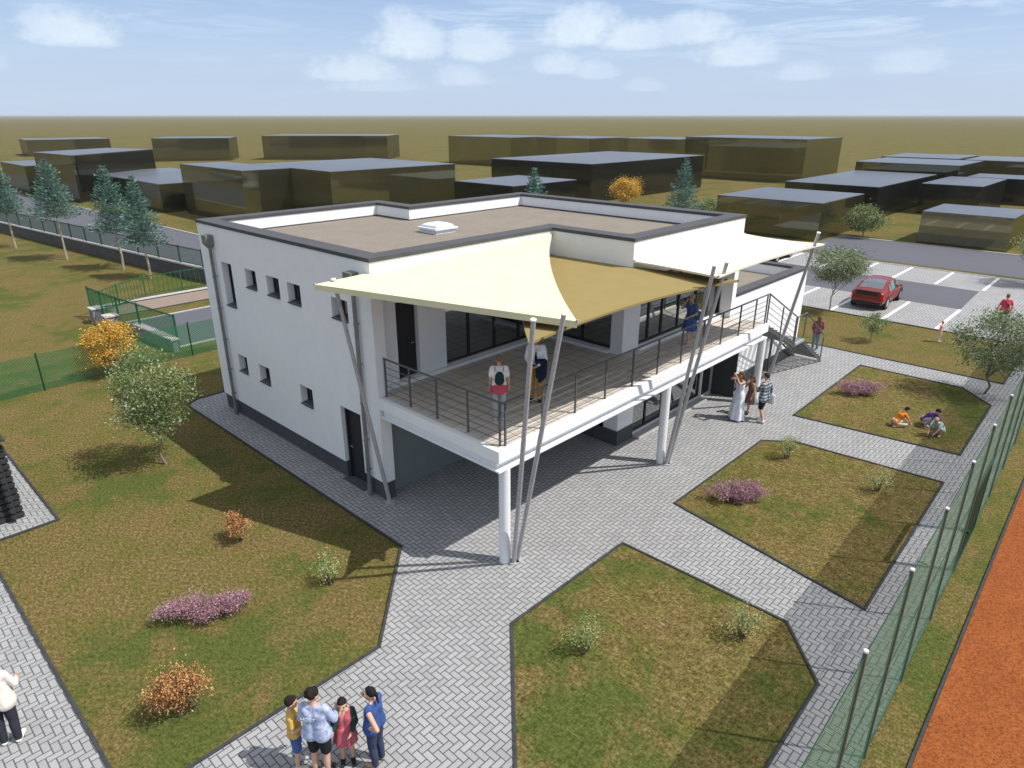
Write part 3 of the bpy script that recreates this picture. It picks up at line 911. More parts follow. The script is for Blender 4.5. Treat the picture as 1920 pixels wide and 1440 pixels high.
for x, z in ((13.8, 3.05), (15.2, 2.3), (16.65, 1.6), (16.78, 1.6), (17.66, 1.6), (18.9, 0.8), (20.1, 0.02)):
    MB().box(x - .02, -4.32, z, x + .02, -4.28, z + 1.08).build('post', M['rail'], ST, off)

# ================================================================== SHADE SAILS AND MASTS


def sail_mesh(cs, sag, thick, n=22):
    """cs: 3 or 4 corners; sag: per-edge inward curve (edge i from corner i to i+1)"""
    mb = MB()
    cs = [Vector(c) for c in cs]
    top = {}
    if len(cs) == 3:
        A_, B_, C_ = cs
        for i in range(n + 1):
            for j in range(n + 1 - i):
                a = i / n; b = j / n; c = 1 - a - b
                p = A_ * a + B_ * b + C_ * c
                p += (C_ - (A_ + B_) / 2).normalized() * (sag[0] * 4 * a * b * (1 - c))
                p += (A_ - (B_ + C_) / 2).normalized() * (sag[1] * 4 * b * c * (1 - a))
                p += (B_ - (C_ + A_) / 2).normalized() * (sag[2] * 4 * c * a * (1 - b))
                p.z -= 0.35 * (a * b * c)
                top[i, j] = p
        ring = [(n - i, i) for i in range(n)] + [(0, n - i) for i in range(n)] + [(i, 0) for i in range(n)]
        tris = []
        for i in range(n):
            for j in range(n - i):
                tris.append(((i, j), (i + 1, j), (i, j + 1)))
                if i + j < n - 1: tris.append(((i + 1, j), (i + 1, j + 1), (i, j + 1)))
    else:
        A_, B_, C_, D_ = cs
        cen = (A_ + B_ + C_ + D_) / 4
        for i in range(n + 1):
            for j in range(n + 1):
                u = i / n; v = j / n
                p = A_ * (1 - u) * (1 - v) + B_ * u * (1 - v) + C_ * u * v + D_ * (1 - u) * v
                for e, (m0, m1), w in ((0, (A_, B_), 4 * u * (1 - u) * (1 - v)), (1, (B_, C_), 4 * v * (1 - v) * u), (2, (C_, D_), 4 * u * (1 - u) * v), (3, (D_, A_), 4 * v * (1 - v) * (1 - u))):
                    p = p + (cen - (m0 + m1) / 2).normalized() * (sag[e] * w)
                p.z -= 0.12 * 16 * u * (1 - u) * v * (1 - v)
                top[i, j] = p
        ring = [(i, 0) for i in range(n)] + [(n, j) for j in range(n)] + [(n - i, n) for i in range(n)] + [(0, n - j) for j in range(n)]
        tris = [((i, j), (i + 1, j), (i + 1, j + 1), (i, j + 1)) for i in range(n) for j in range(n)]
    idx = {}
    for kk, p in top.items():
        idx[kk] = len(mb.v); mb.v.append(tuple(p)); mb.v.append((p.x, p.y, p.z - thick))
    for t in tris:
        mb.f.append(tuple(idx[q] for q in t)); mb.f.append(tuple(idx[q] + 1 for q in reversed(t)))
    m = len(ring)
    for q in range(m):
        a, b = ring[q], ring[(q + 1) % m]
        mb.f.append((idx[a], idx[b], idx[b] + 1, idx[a] + 1))
    return mb


def sail(label, m, cs, sag, thick):
    base = cs[0]
    o = sail_mesh([tuple(Vector(c) - Vector(base)) for c in cs], sag, thick).build('shade_sail', m, None, smooth=True)
    o.location = base
    tag(o, label, 'shade sail', 'shade sails over the terrace')
    for cpt in cs:
        c2 = Vector(cpt) - Vector(base)
        rg = MB().tube((c2.x, c2.y, c2.z - thick * .3), (c2.x, c2.y, c2.z + .03), 0.03, n=10)
        rg.build('corner_ring', M['steel'], o)
    return o


sail('large cream triangular shade sail at the near corner of the terrace', M['cream'],
     [(-1.42, 0.13, 6.36), (0.62, -5.98, 6.27), (6.76, -0.10, 6.58)], [0.0, 0.27, 0.0], 0.14)
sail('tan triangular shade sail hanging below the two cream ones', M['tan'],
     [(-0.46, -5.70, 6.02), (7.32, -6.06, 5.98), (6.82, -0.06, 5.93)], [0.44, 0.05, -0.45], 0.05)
sail('pale cream four-cornered shade sail over the right end of the terrace', M['cream_pale'],
     [(6.87, -3.11, 6.14), (6.20, -6.04, 6.25), (13.42, -6.0, 6.15), (13.72, -3.11, 6.12)], [0.05, 0.18, 0.28, 0.0], 0.05)


def mast(label, foot, top):
    o = MB()
    d_ = Vector(top) - Vector(foot)
    o.tube((0, 0, 0), tuple(d_), 0.056, 0.048, n=18)
    ob = o.build('sail_mast', M['steel'], None, smooth=True)
    ob.location = foot
    MB().lathe((0, 0, 0), [(0.0, 0.03), (0.13, 0.03), (0.13, 0.0), (0.0, 0.0)], 20).build('base_plate', M['steel'], ob)
    e = d_.normalized()
    MB().tube(tuple(d_ - e * .01), tuple(d_ + e * .02), 0.058, n=18).build('cap', M['steel_white'], ob)
    tag(ob, label, 'mast', 'leaning steel masts')


mast('leaning steel mast against the gable wall, holding the tip of the cream sail', (0.02, -0.14, 0.014), (-0.98, 0.02, 6.42))
mast('leaning steel mast at the near terrace column, left one of its pair', (0.40, -4.50, 0.014), (-0.55, -5.88, 6.52))
mast('leaning steel mast at the near terrace column, right one of its pair', (0.52, -4.50, 0.014), (0.18, -6.0, 6.50))
mast('leaning steel mast at the middle terrace column, left one of its pair', (7.22, -4.50, 0.014), (6.0, -6.0, 6.55))
mast('leaning steel mast at the middle terrace column, right one of its pair', (7.34, -4.50, 0.014), (6.65, -6.0, 6.54))
mast('leaning steel mast by the far column in front of the staircase', (13.72, -4.50, 0.014), (12.68, -6.0, 6.58))

# ================================================================== SPORTS FENCE
FN = thing('sports_fence', 'tall green wire mesh sports fence with grey posts along the clay court', 'fence', (0, -12.42, 0))
off = (0, -12.42, 0)
FH = 3.78
fx_ = [-3.9, -1.65, 0.55, 2.8, 5.05, 7.3, 9.55, 11.8, 14.05, 16.3, 18.55, 20.8, 23.05, 25.3, 27.55, 29.8, 32, 34.2]
F = lambda x: fy(x, -12.42)
for x in fx_:
    MB().tube((x, F(x), 0), (x, F(x), FH), 0.028, n=12).build('post', M['steel_dark'], FN, off, smooth=True)
    MB().tube((x, F(x), FH), (x, F(x), FH + .03), 0.031, n=12).build('post_cap', M['steel_white'], FN, off, smooth=True)
for a, b in zip(fx_[:-1], fx_[1:]):
    gate = abs(a - 7.3) < .01
    z0 = 2.15 if gate else 0.03
    MB().quad((a + .036, F(a), z0), (b - .036, F(b), z0), (b - .036, F(b), FH - .05), (a + .036, F(a), FH - .05)).build('wire_mesh', M['fence_net'], FN, off, recalc=False)
    if not gate:
        for z in (0.06, FH / 2, FH - .06): MB().tube((a, F(a), z), (b, F(b), z), 0.007, n=6).build('tension_wire', M['green_dark'], FN, off)
MB().tube((7.3, F(7.3), 2.13), (9.55, F(9.55), 2.13), 0.03, n=10).build('gate_lintel', M['green_dark'], FN, off)
gt = MB()
gx0, gx1 = 7.36, 9.49
gy = lambda x: F(x)
for z in (0.1, 2.05): gt.bar((gx0, gy(gx0), z), (gx1, gy(gx1), z), 0.05, 0.05)
gt.bar((gx0, gy(gx0), .1), (gx0, gy(gx0), 2.05), .05, .05); gt.bar((gx1, gy(gx1), .1), (gx1, gy(gx1), 2.05), .05, .05)
for q in range(26):
    x = gx0 + .06 + q * (gx1 - gx0 - .12) / 25
    gt.tube((x, gy(x), .12), (x, gy(x), 2.03), 0.012, n=6)
go = gt.build('gate', M['green_dark'], FN, off)
MB().tube((7.5, F(7.5) + .08, 1.0), (7.5, F(7.5) - .08, 1.0), 0.05, n=14).build('lock', M['green_dark'], go, off)

# ================================================================== LEFT BOUNDARY: wall + picket fence, entrance fences
WP = [(9.6, 24.0), (8.3, 30.3), (6.6, 44.0), (4.2, 64.7), (-1.4, 110.0)]
BW = thing('boundary_wall', 'low dark brown boundary wall with pale coping along the street', 'wall', (8.3, 30.3, 0))
off = (8.3, 30.3, 0)
wl = MB(); cp = MB()
for a, b in zip(WP[:-1], WP[1:]):
    wl.bar((a[0], a[1], 0.42), (b[0], b[1], 0.42), 0.24, 0.85)
    cp.bar((a[0], a[1], 0.89), (b[0], b[1], 0.89), 0.38, 0.08)
wl.build('wall', M['brown_wall'], BW, off); cp.build('coping', M['stone_cap'], BW, off)
PF = thing('picket_fence', 'long green picket fence standing on the boundary wall', 'fence', (8.3, 30.3, 0.93))
off = (8.3, 30.3, 0.93)


def picket_panel(parent, off, a, b, z0, h, gap, m, sagz=0.0, post=True, pw=0.014):
    a = Vector(a); b = Vector(b); L = (b - a).length; n = max(2, int(L / gap))
    mb = MB()
    for z in (z0 + .08, z0 + h - .06):
        mb.bar((a.x, a.y, z), (b.x, b.y, z), 0.04, 0.04)
    for i in range(1, n):
        p = a.lerp(b, i / n)
        mb.box(p.x - pw / 2, p.y - pw / 2, z0 + .03, p.x + pw / 2, p.y + pw / 2, z0 + h)
    mb.build('picket_panel', m, parent, off)
    if post:
        MB().box(a.x - .03, a.y - .03, z0, a.x + .03, a.y + .03, z0 + h + .03).build('post', m, parent, off)


pts = []
for a, b in zip(WP[:-1], WP[1:]):
    a = Vector(a); b = Vector(b); n = max(1, int((b - a).length / 2.6))
    pts += [a.lerp(b, i / n) for i in range(n)]
pts.append(Vector(WP[-1]))
for a, b in zip(pts[:-1], pts[1:]):
    picket_panel(PF, off, a, b, 0.93, 1.12, 0.13, M['green_dark'], pw=0.022)

EF = thing('entrance_fence', 'bright green picket fence round the back entrance', 'fence', (1.0, 24.8, 0))
off = (1.0, 24.8, 0)
side = [Vector((0.52, 26.4)), Vector((0.62, 24.8)), Vector((0.8, 23.0)), Vector((1.05, 20.9)), Vector((1.45, 17.5))]
for a, b in zip(side[:-1], side[1:]): picket_panel(EF, off, a, b, 0.05, 1.62, 0.12, M['green'], pw=0.024)
MB().box(1.42, 17.47, 0, 1.48, 17.53, 1.7).build('post', M['green'], EF, off)
back = [Vector((0.54, 26.45)), Vector((2.3, 27.75)), Vector((4.15, 29.0)), Vector((6.3, 29.0)), Vector((8.3, 29.0))]
for a, b in zip(back[:-1], back[1:]): picket_panel(EF, off, a, b, 0.05, 1.2, 0.26, M['green'], pw=0.024)
for (x, y, lab) in ((0.42, 25.1, 'stone gate pillar with pale cap, the farther of two beside the green entrance fence'), (0.42, 23.0, 'stone gate pillar with pale cap, the nearer of two beside the green entrance fence')):
    t = thing('gate_pillar', lab, 'pillar', (x, y, 0), 0, 'stone gate pillars')
    MB().box(-.28, -.28, 0, .28, .28, .74).build('shaft', M['stone'], t, bevel=0.01)
    MB().box(-.33, -.33, .74, .33, .33, .82).build('cap', M['stone_cap'], t, bevel=0.015)
t = thing('low_wall', 'low grey wall with pale cap under the green entrance fence', 'wall', (1.2, 19.2, 0))
off = (1.2, 19.2, 0)
MB().bar((0.98, 21.2, 0.28), (1.25, 17.3, 0.28), 0.24, 0.56).build('shaft', M['stone'], t, off)
MB().bar((0.98, 21.25, 0.60), (1.25, 17.25, 0.60), 0.36, 0.08).build('cap', M['stone_cap'], t, off)
CF = thing('chain_link_fence', 'green chain link fence crossing the lawn behind the building', 'fence', (-4.2, 16.3, 0))
off = (-4.2, 16.3, 0)
cx = [-14.5, -11.9, -9.3, -6.8, -4.2, -1.6, 1.55, 4.1, 6.8, 9.5, 12]
for x in cx: MB().tube((x, 16.33, 0), (x, 16.33, 1.55), 0.03, n=10).build('post', M['green_dark'], CF, off, smooth=True)
for a, b in zip(cx[:-1], cx[1:]):
    MB().quad((a, 16.33, 0.02), (b, 16.33, 0.02), (b, 16.33, 1.48), (a, 16.33, 1.48)).build('wire_mesh', M['fence_net_dark'], CF, off, recalc=False)

# ================================================================== LOG CABIN (left edge)
LC = thing('log_cabin', 'black timber log cabin with crossed log ends at the left edge', 'cabin', (-7.35, 6.35, 0))
off = (-7.35, 6.35, 0)
rnd = random.Random(3)
for i in range(12):
    z = 0.10 + i * 0.178
    for a_, b_ in (((-10.6, 6.42, z), (-7.12 - rnd.random() * .03, 6.42, z)), ((-10.6, 9.4, z), (-7.12, 9.4, z)), ((-7.38, 6.15 - rnd.random() * .03, z + .089), (-7.38, 9.65, z + .089)), ((-10.3, 6.15, z + .089), (-10.3, 9.65, z + .089))):
        MB().bar(a_, b_, 0.15, 0.165).build('log', M['log'], LC, off, bevel=0.03)
rfm = MB()
rfm.v = [(-7.1, 6.2, 2.28), (-7.1, 9.6, 2.28), (-8.85, 9.6, 2.85), (-8.85, 6.2, 2.85), (-10.6, 6.2, 2.28), (-10.6, 9.6, 2.28)]
rfm.v += [(x, y, z + .06) for x, y, z in rfm.v]
rfm.f = [(6, 7, 8, 9), (9, 8, 11, 10), (0, 3, 2, 1), (3, 4, 5, 2), (0, 1, 7, 6), (4, 10, 11, 5), (0, 6, 9, 3), (3, 9, 10, 4), (1, 2, 8, 7), (2, 5, 11, 8)]
rfm.build('roof', M['log'], LC, off)

# ================================================================== NEIGHBOURING SMOKED-GLASS VOLUMES


def block(label, quad, h, z0=0.0, skin='smoked'):
    cx_ = sum(p[0] for p in quad) / 4; cy_ = sum(p[1] for p in quad) / 4
    t = thing('neighbouring_block', label, 'building', (cx_, cy_, 0), 0, 'dark glassy blocks round the site')
    n = len(quad)
    mb = MB(); q = [(p[0] - cx_, p[1] - cy_) for p in quad]
    for i in range(n):
        a, b = q[i], q[(i + 1) % n]
        mb.quad((a[0], a[1], z0), (b[0], b[1], z0), (b[0], b[1], h), (a[0], a[1], h))
    mb.build('wall', M[skin], t)
    MB().prism(q, h + .002, h + .06).build('roof', M['smoked_top'], t)
    return t


def rect(x0, y0, x1, y1):
    return [(x0, y0), (x1, y0), (x1, y1), (x0, y1)]


block('small grey glassy block beyond the road at the far right', rect(55.9, -5.2, 62.8, 1.2), 2.55, skin='smoked_clear')
block('low dark glassy block behind the right end of the roof, nearest to the car park', rect(50.6, 7.5, 61.0, 17.0), 3.1)
block('broad flat-topped dark block right of the pale sail, behind the nearest one', rect(67.5, 8.2, 89.5, 17.8), 3.2, skin='smoked_dark')
block('small dark block wedged between two flat roofs right of the sail', rect(76.5, 0.9, 89.0, 6.6), 3.1, skin='smoked_dark')
block('dark flat-topped block with a long front, second row at right', rect(91.5, 6.4, 104.5, 18.5), 4.2)
block('flat grey-roofed block at the back right, behind the second row', rect(107, 10.0, 120, 20.0), 4.2)
block('olive glassy block reaching out of the picture at the right', rect(108, -14.0, 121, 9.4), 4.1)
block('long dark block at the right edge, behind the small grey one', rect(92.5, -14.0, 99.5, 5.6), 2.9, skin='smoked_dark')
block('tall olive glass block at the right end of the back row', rect(102, 29.5, 117, 50.5), 6.5, skin='smoked_clear')
block('olive glass block in the back row, second from its right end', rect(105, 54.0, 117, 66.5), 5.9, skin='smoked_clear')
block('olive glass block in the back row, third from its right end', rect(101, 70.5, 114, 84.0), 5.8, skin='smoked_clear')
block('tall olive glass block at the left end of the right back row', rect(97.5, 88.0, 112, 107.2), 5.7, skin='smoked_clear')
block('long black block with grey roof behind the conifers, centre of the back', rect(59.0, 38.0, 86.0, 55.0), 4.5, skin='smoked_dark')
block('low dark block with pale roof just behind the building, centre', rect(40.5, 33.5, 50.5, 42.0), 3.5, skin='smoked_dark')
block('large olive-sided block behind the roof, left of centre', rect(26.5, 43.5, 42.0, 58.8), 5.1)
block('dark olive block left of the large one behind the roof', rect(21.4, 50.5, 26.4, 64.5), 5.1)
block('olive block standing alone in the back row above the roof skylight', [(74.3, 147.8), (94.9, 126.2), (106, 136), (86, 158)], 5.4)
block('olive block standing alone in the back row behind the left conifers', [(53.7, 160.1), (67.7, 151.1), (75, 162), (61, 171)], 5.0)
block('olive block in the back row at the far left', [(39.2, 204.9), (58.5, 203.2), (60, 219), (41, 220)], 4.0)
block('dark block with black glass front behind the left conifers', [(16.2, 83.0), (29.3, 93.0), (26.0, 101.5), (15.2, 95.0)], 5.5, skin='smoked')
DB = [o for o in bpy.data.objects if o.get('label', '').startswith('dark block with black glass front')][0]
MB().bar((16.75, 83.30, 3.4), (29.1, 92.72, 3.4), 0.06, 4.0).build('glass_front', M['smoked_dark'], DB, tuple(DB.location))
block('low grey-roofed block behind the third and fourth conifers from the left', rect(19.6, 66.5, 30.5, 91.0), 3.0)
block('low block running out of the picture at the left edge', rect(14.5, 98.0, 26.0, 111.0), 3.7)
# ================================================================== VEGETATION


def leaf_mesh(name, pts, size, seed, m, parent, aspect=0.55, up=0.35, dirs=None):
    """one small bent leaf (two triangles folded on the midrib) per point"""
    rg = np.random.default_rng(seed)
    n = len(pts); pts = np.asarray(pts, float)
    d = rg.normal(size=(n, 3)); d[:, 2] += up
    if dirs is not None: d = d * 0.35 + dirs
    d /= np.linalg.norm(d, axis=1)[:, None]
    r = rg.normal(size=(n, 3)); a = np.cross(d, r); a /= np.linalg.norm(a, axis=1)[:, None]
    nn = np.cross(d, a)
    s = size * rg.uniform(0.6, 1.35, n)[:, None]
    p0 = pts - d * s * .5; p2 = pts + d * s * .5
    p1 = pts + a * s * aspect * .5 + nn * s * .12; p3 = pts - a * s * aspect * .5 + nn * s * .12
    v = np.stack([p0, p1, p2, p3], 1).reshape(-1, 3)
    b = np.arange(n) * 4
    f = np.stack([np.stack([b, b + 1, b + 2], 1), np.stack([b, b + 2, b + 3], 1)], 1).reshape(-1, 3)
    me = bpy.data.meshes.new(name)
    me.vertices.add(len(v)); me.vertices.foreach_set('co', v.ravel())
    me.loops.add(f.size); me.loops.foreach_set('vertex_index', f.ravel().astype(np.int32))
    me.polygons.add(len(f)); me.polygons.foreach_set('loop_start', (np.arange(len(f)) * 3).astype(np.int32))
    me.update(); me.validate()
    me.materials.append(m)
    o = bpy.data.objects.new(name, me); COL.objects.link(o)
    o.parent = parent
    return o


def limb(mb, p0, p1, r0, r1, rg, bend=0.08, seg=4):
    p0 = np.array(p0, float); p1 = np.array(p1, float); L = np.linalg.norm(p1 - p0)
    prev = p0
    for i in range(1, seg + 1):
        t = i / seg
        q = p0 + (p1 - p0) * t + (rg.normal(size=3) * bend * L * (0 if i == seg else 1)) * .5
        mb.tube(tuple(prev), tuple(q), r0 + (r1 - r0) * (i - 1) / seg, r0 + (r1 - r0) * t, n=8, caps=False)
        prev = q


def broadleaf(label, loc, h, base, rx, n, m, seed, size=0.10, bark='bark', trunk_r=0.045, group=None, cat='tree', clumps=34, name='broadleaf_tree', ry=None):
    rg = np.random.default_rng(seed)
    t = thing(name, label, cat, loc, 0, group)
    ry = ry or rx
    tr = MB()
    top = np.array([rg.normal() * .08, rg.normal() * .08, base + (h - base) * .55])
    limb(tr, (0, 0, -0.03), top, trunk_r, trunk_r * .45, rg, 0.05, 6)
    cz = base + (h - base) * .52; rz = (h - base) * .5
    P = []
    for i in range(clumps):
        u = rg.normal(size=3); u /= np.linalg.norm(u)
        rr = rg.uniform(0.35, 0.92) ** 0.6
        c = np.array([u[0] * rx * rr, u[1] * ry * rr, cz + u[2] * rz * rr])
        start = np.array([0, 0, base * .55 + rg.uniform(0, 1) * (top[2] - base * .55)]) + top * np.array([.6, .6, 0])
        if i < 20: limb(tr, start, c, trunk_r * .38, 0.006, rg, 0.16, 4)
        k_ = int(n / clumps * rg.uniform(0.5, 1.5))
        cr = min(rx, rz * 1.3) * rg.uniform(0.20, 0.34)
        P.append(c + rg.normal(size=(k_, 3)) * np.array([cr, cr, cr * .72]) * .72)
    k_ = int(n * .22)
    u = rg.normal(size=(k_, 3)); u /= np.linalg.norm(u, axis=1)[:, None]
    P.append(u * np.array([rx, ry, rz]) * (rg.uniform(0, 1, k_) ** .4)[:, None] * 1.02 + np.array([0, 0, cz]))
    P = np.concatenate(P); P = P[P[:, 2] > base * .75]
    tr.build('trunk', M[bark], t, smooth=True)
    leaf_mesh('crown', P, size, seed + 1, m, t)
    return t


def shrub(label, loc, h, rx, ry, n, m, seed, size=0.055, rz=0.0, group=None, stems=9, low=0.12, cat='shrub', lumps=14):
    rg = np.random.default_rng(seed)
    t = thing('shrub', label, cat, loc, rz, group)
    st = MB(); P = []
    for i in range(lumps):
        u = rg.normal(size=3); u /= np.linalg.norm(u)
        rr = rg.uniform(.3, .85)
        c = np.array([u[0] * rx * rr, u[1] * ry * rr, h * (low + (1 - low) * .5) + u[2] * h * (1 - low) * .40 * rr])
        if i < stems: limb(st, (c[0] * .25, c[1] * .25, -.02), c, 0.012, 0.004, rg, 0.12, 4)
        k_ = int(n / lumps * rg.uniform(.6, 1.4)); cr = min(rx, h * .6) * rg.uniform(.26, .42)
        P.append(c + rg.normal(size=(k_, 3)) * np.array([cr, cr, cr * .8]) * .7)
    P = np.concatenate(P); P = P[P[:, 2] > 0.03]
    st.build('stems', M['twig'], t)
    leaf_mesh('foliage', P, size, seed + 1, m, t, up=.5)
    return t


def conifer(label, loc, h, base, rmax, seed, n_needles=9000, group=None):
    rg = np.random.default_rng(seed)
    t = thing('conifer_tree', label, 'tree', loc, 0, group)
    tr = MB(); limb(tr, (0, 0, -.03), (0.02, 0.03, h * .97), 0.085, 0.012, rg, 0.006, 7)
    pts = []; dirs = []
    z = base
    while z < h * .985:
        f = (z - base) / (h - base)
        L = rmax * (1 - f) ** 0.85 * rg.uniform(.82, 1.12) + .05
        nb = int(7 + 4 * (1 - f))
        a0 = rg.uniform(0, 6.28)
        for b_ in range(nb):
            a = a0 + b_ * 6.283 / nb + rg.normal() * .12
            l = L * rg.uniform(.72, 1.1); rise = (0.30 + .5 * f) * l * .6
            tip = np.array([math.cos(a) * l, math.sin(a) * l, z + rise - .14 * l * (1 - f)])
            st0 = np.array([0, 0, z])
            tr.tube(tuple(st0), tuple(st0 + (tip - st0) * .9), 0.014 * (1 - f) + .005, 0.003, n=5, caps=False)
            k_ = max(5, int(46 * l / rmax))
            tt = rg.uniform(.12, 1.02, k_)[:, None]
            side = np.array([-math.sin(a), math.cos(a), 0])
            p = st0 + (tip - st0) * tt + side * rg.normal(size=(k_, 1)) * .17 * l * (1.15 - tt) + np.array([0, 0, 1]) * rg.normal(size=(k_, 1)) * .035 * (.5 + l)
            pts.append(p)
            dv = (tip - st0) / np.linalg.norm(tip - st0)
            dirs.append(np.repeat(dv[None], k_, 0) + side * rg.normal(size=(k_, 1)) * .55 + np.array([0, 0, .25]))
        z += (h - base) / 21 * rg.uniform(.8, 1.15)
    tr.build('trunk', M['bark_pale'], t, smooth=True)
    leaf_mesh('crown', np.concatenate(pts), 0.22, seed + 1, M['needle'], t, aspect=.20, dirs=np.concatenate(dirs))
    return t


G_CON = 'blue green conifers along the street fence'
conifer('blue-green conifer cut by the left picture edge, by the boundary wall', (2.9, 53.1, 0), 6.6, 2.9, 1.75, 11, group=G_CON)
conifer('tall blue-green conifer by the boundary wall, second from the left edge', (4.33, 44.9, 0), 7.2, 3.2, 1.85, 12, group=G_CON)
conifer('blue-green conifer left one of the overlapping pair by the boundary wall', (6.0, 38.2, 0), 7.1, 2.7, 1.65, 13, group=G_CON)
conifer('blue-green conifer right one of the overlapping pair, nearest the white building', (6.2, 33.8, 0), 6.6, 2.35, 1.6, 14, group=G_CON)
conifer('blue-green conifer whose top shows over the far roof edge, centre', (24.8, 16.7, 0), 7.0, 2.4, 1.5, 15, group='conifers behind the building')
conifer('blue-green conifer behind the right roof corner, in front of the black block', (40.7, 14.9, 0), 7.0, 2.2, 1.7, 16, group='conifers behind the building')

broadleaf('olive green broadleaf tree with pale leaves on the left lawn by the gable wall', (-3.35, 6.69, 0), 3.75, 1.0, 1.15, 8200, M['leaf_green'], 21, size=0.072, clumps=38)
broadleaf('yellow autumn tree beside the green chain link fence', (-1.7, 16.0, 0), 2.3, .5, .88, 5500, M['leaf_yellow'], 22, size=0.075, clumps=30, trunk_r=.035)
broadleaf('spreading grey-green tree at the right edge by the sports fence', (20.6, -10.35, 0), 3.25, .95, 1.5, 8000, M['leaf_grey'], 23, size=0.08, clumps=38)
broadleaf('grey-green broadleaf tree at the car park left of the red car', (28.55, -1.64, 0), 3.6, 1.65, 1.35, 8000, M['leaf_grey'], 24, size=0.09, clumps=36, bark='bark_pale')
broadleaf('round olive tree across the road beyond the car park', (55.5, 5.4, 0), 2.7, .5, 1.6, 5000, M['leaf_green'], 25, size=0.14)
broadleaf('grey-green tree cut by the right picture edge across the road', (44.0, -8.9, 0), 3.4, .9, 1.5, 4500, M['leaf_grey'], 26, size=0.13)
broadleaf('golden yellow tree showing over the roof beside the far conifer', (59.5, 33.2, 0), 3.3, .3, 1.7, 5000, M['leaf_yellow'], 27, size=0.15, clumps=26)
broadleaf('light green low tree behind the right roof corner', (54.0, 19.3, 0), 2.4, .3, 1.5, 3500, M['leaf_green'], 28, size=0.14)
broadleaf('thin olive sapling on the lawn strip in front of the red car', (24.58, -4.99, 0.0), 1.35, .42, .62, 1700, M['leaf_green'], 29, size=0.07, clumps=16, trunk_r=.022, name='young_tree')

G_SH = 'low shrubs on the lawns'
shrub('small orange shrub in the tip of the sail shadow on the left lawn', (-3.65, 1.15, 0), .80, .36, .34, 2800, M['leaf_orange'], 31, size=.042, lumps=10)
shrub('large orange and rust shrub on the left lawn near the path', (-6.85, -3.3, 0), 1.08, .50, .44, 6000, M['leaf_orange'], 32, size=.040, lumps=15)
shrub('long pink-purple shrub on the left lawn', (-5.55, -1.0, 0), .60, 1.15, .42, 9500, M['leaf_purple'], 33, size=.036, rz=R(-30), low=.02, lumps=48)
shrub('long pink-purple shrub on the middle lawn bed', (6.75, -7.05, 0.022), .58, 1.12, .44, 7500, M['leaf_purple'], 34, size=.040, rz=R(-48), low=.02, lumps=46)
shrub('long pink-purple shrub on the farthest lawn bed', (17.2, -6.95, 0.022), .58, 1.12, .44, 6000, M['leaf_purple'], 35, size=.046, rz=R(-48), low=.02, lumps=46)
G_P = 'pale green young shrubs'
shrub('pale green shrub at the edge of the sail shadow on the left lawn', (-3.05, -2.02, 0), .88, .40, .38, 1050, M['leaf_pale'], 36, size=.038, group=G_P)
shrub('pale green shrub in the left half of the front lawn bed', (-.77, -7.56, .022), .98, .40, .38, 1050, M['leaf_pale'], 37, size=.038, group=G_P)
shrub('pale green shrub in the right corner of the front lawn bed', (1.79, -9.61, .022), .85, .42, .40, 1050, M['leaf_pale'], 38, size=.038, group=G_P)
shrub('pale green shrub at the back edge of the middle lawn bed', (10.15, -7.04, .022), .84, .38, .36, 900, M['leaf_pale'], 39, size=.042, group=G_P)
shrub('pale green shrub at the right side of the middle lawn bed', (10.02, -9.74, .022), .80, .44, .40, 900, M['leaf_pale'], 40, size=.042, group=G_P)

# ================================================================== CARS


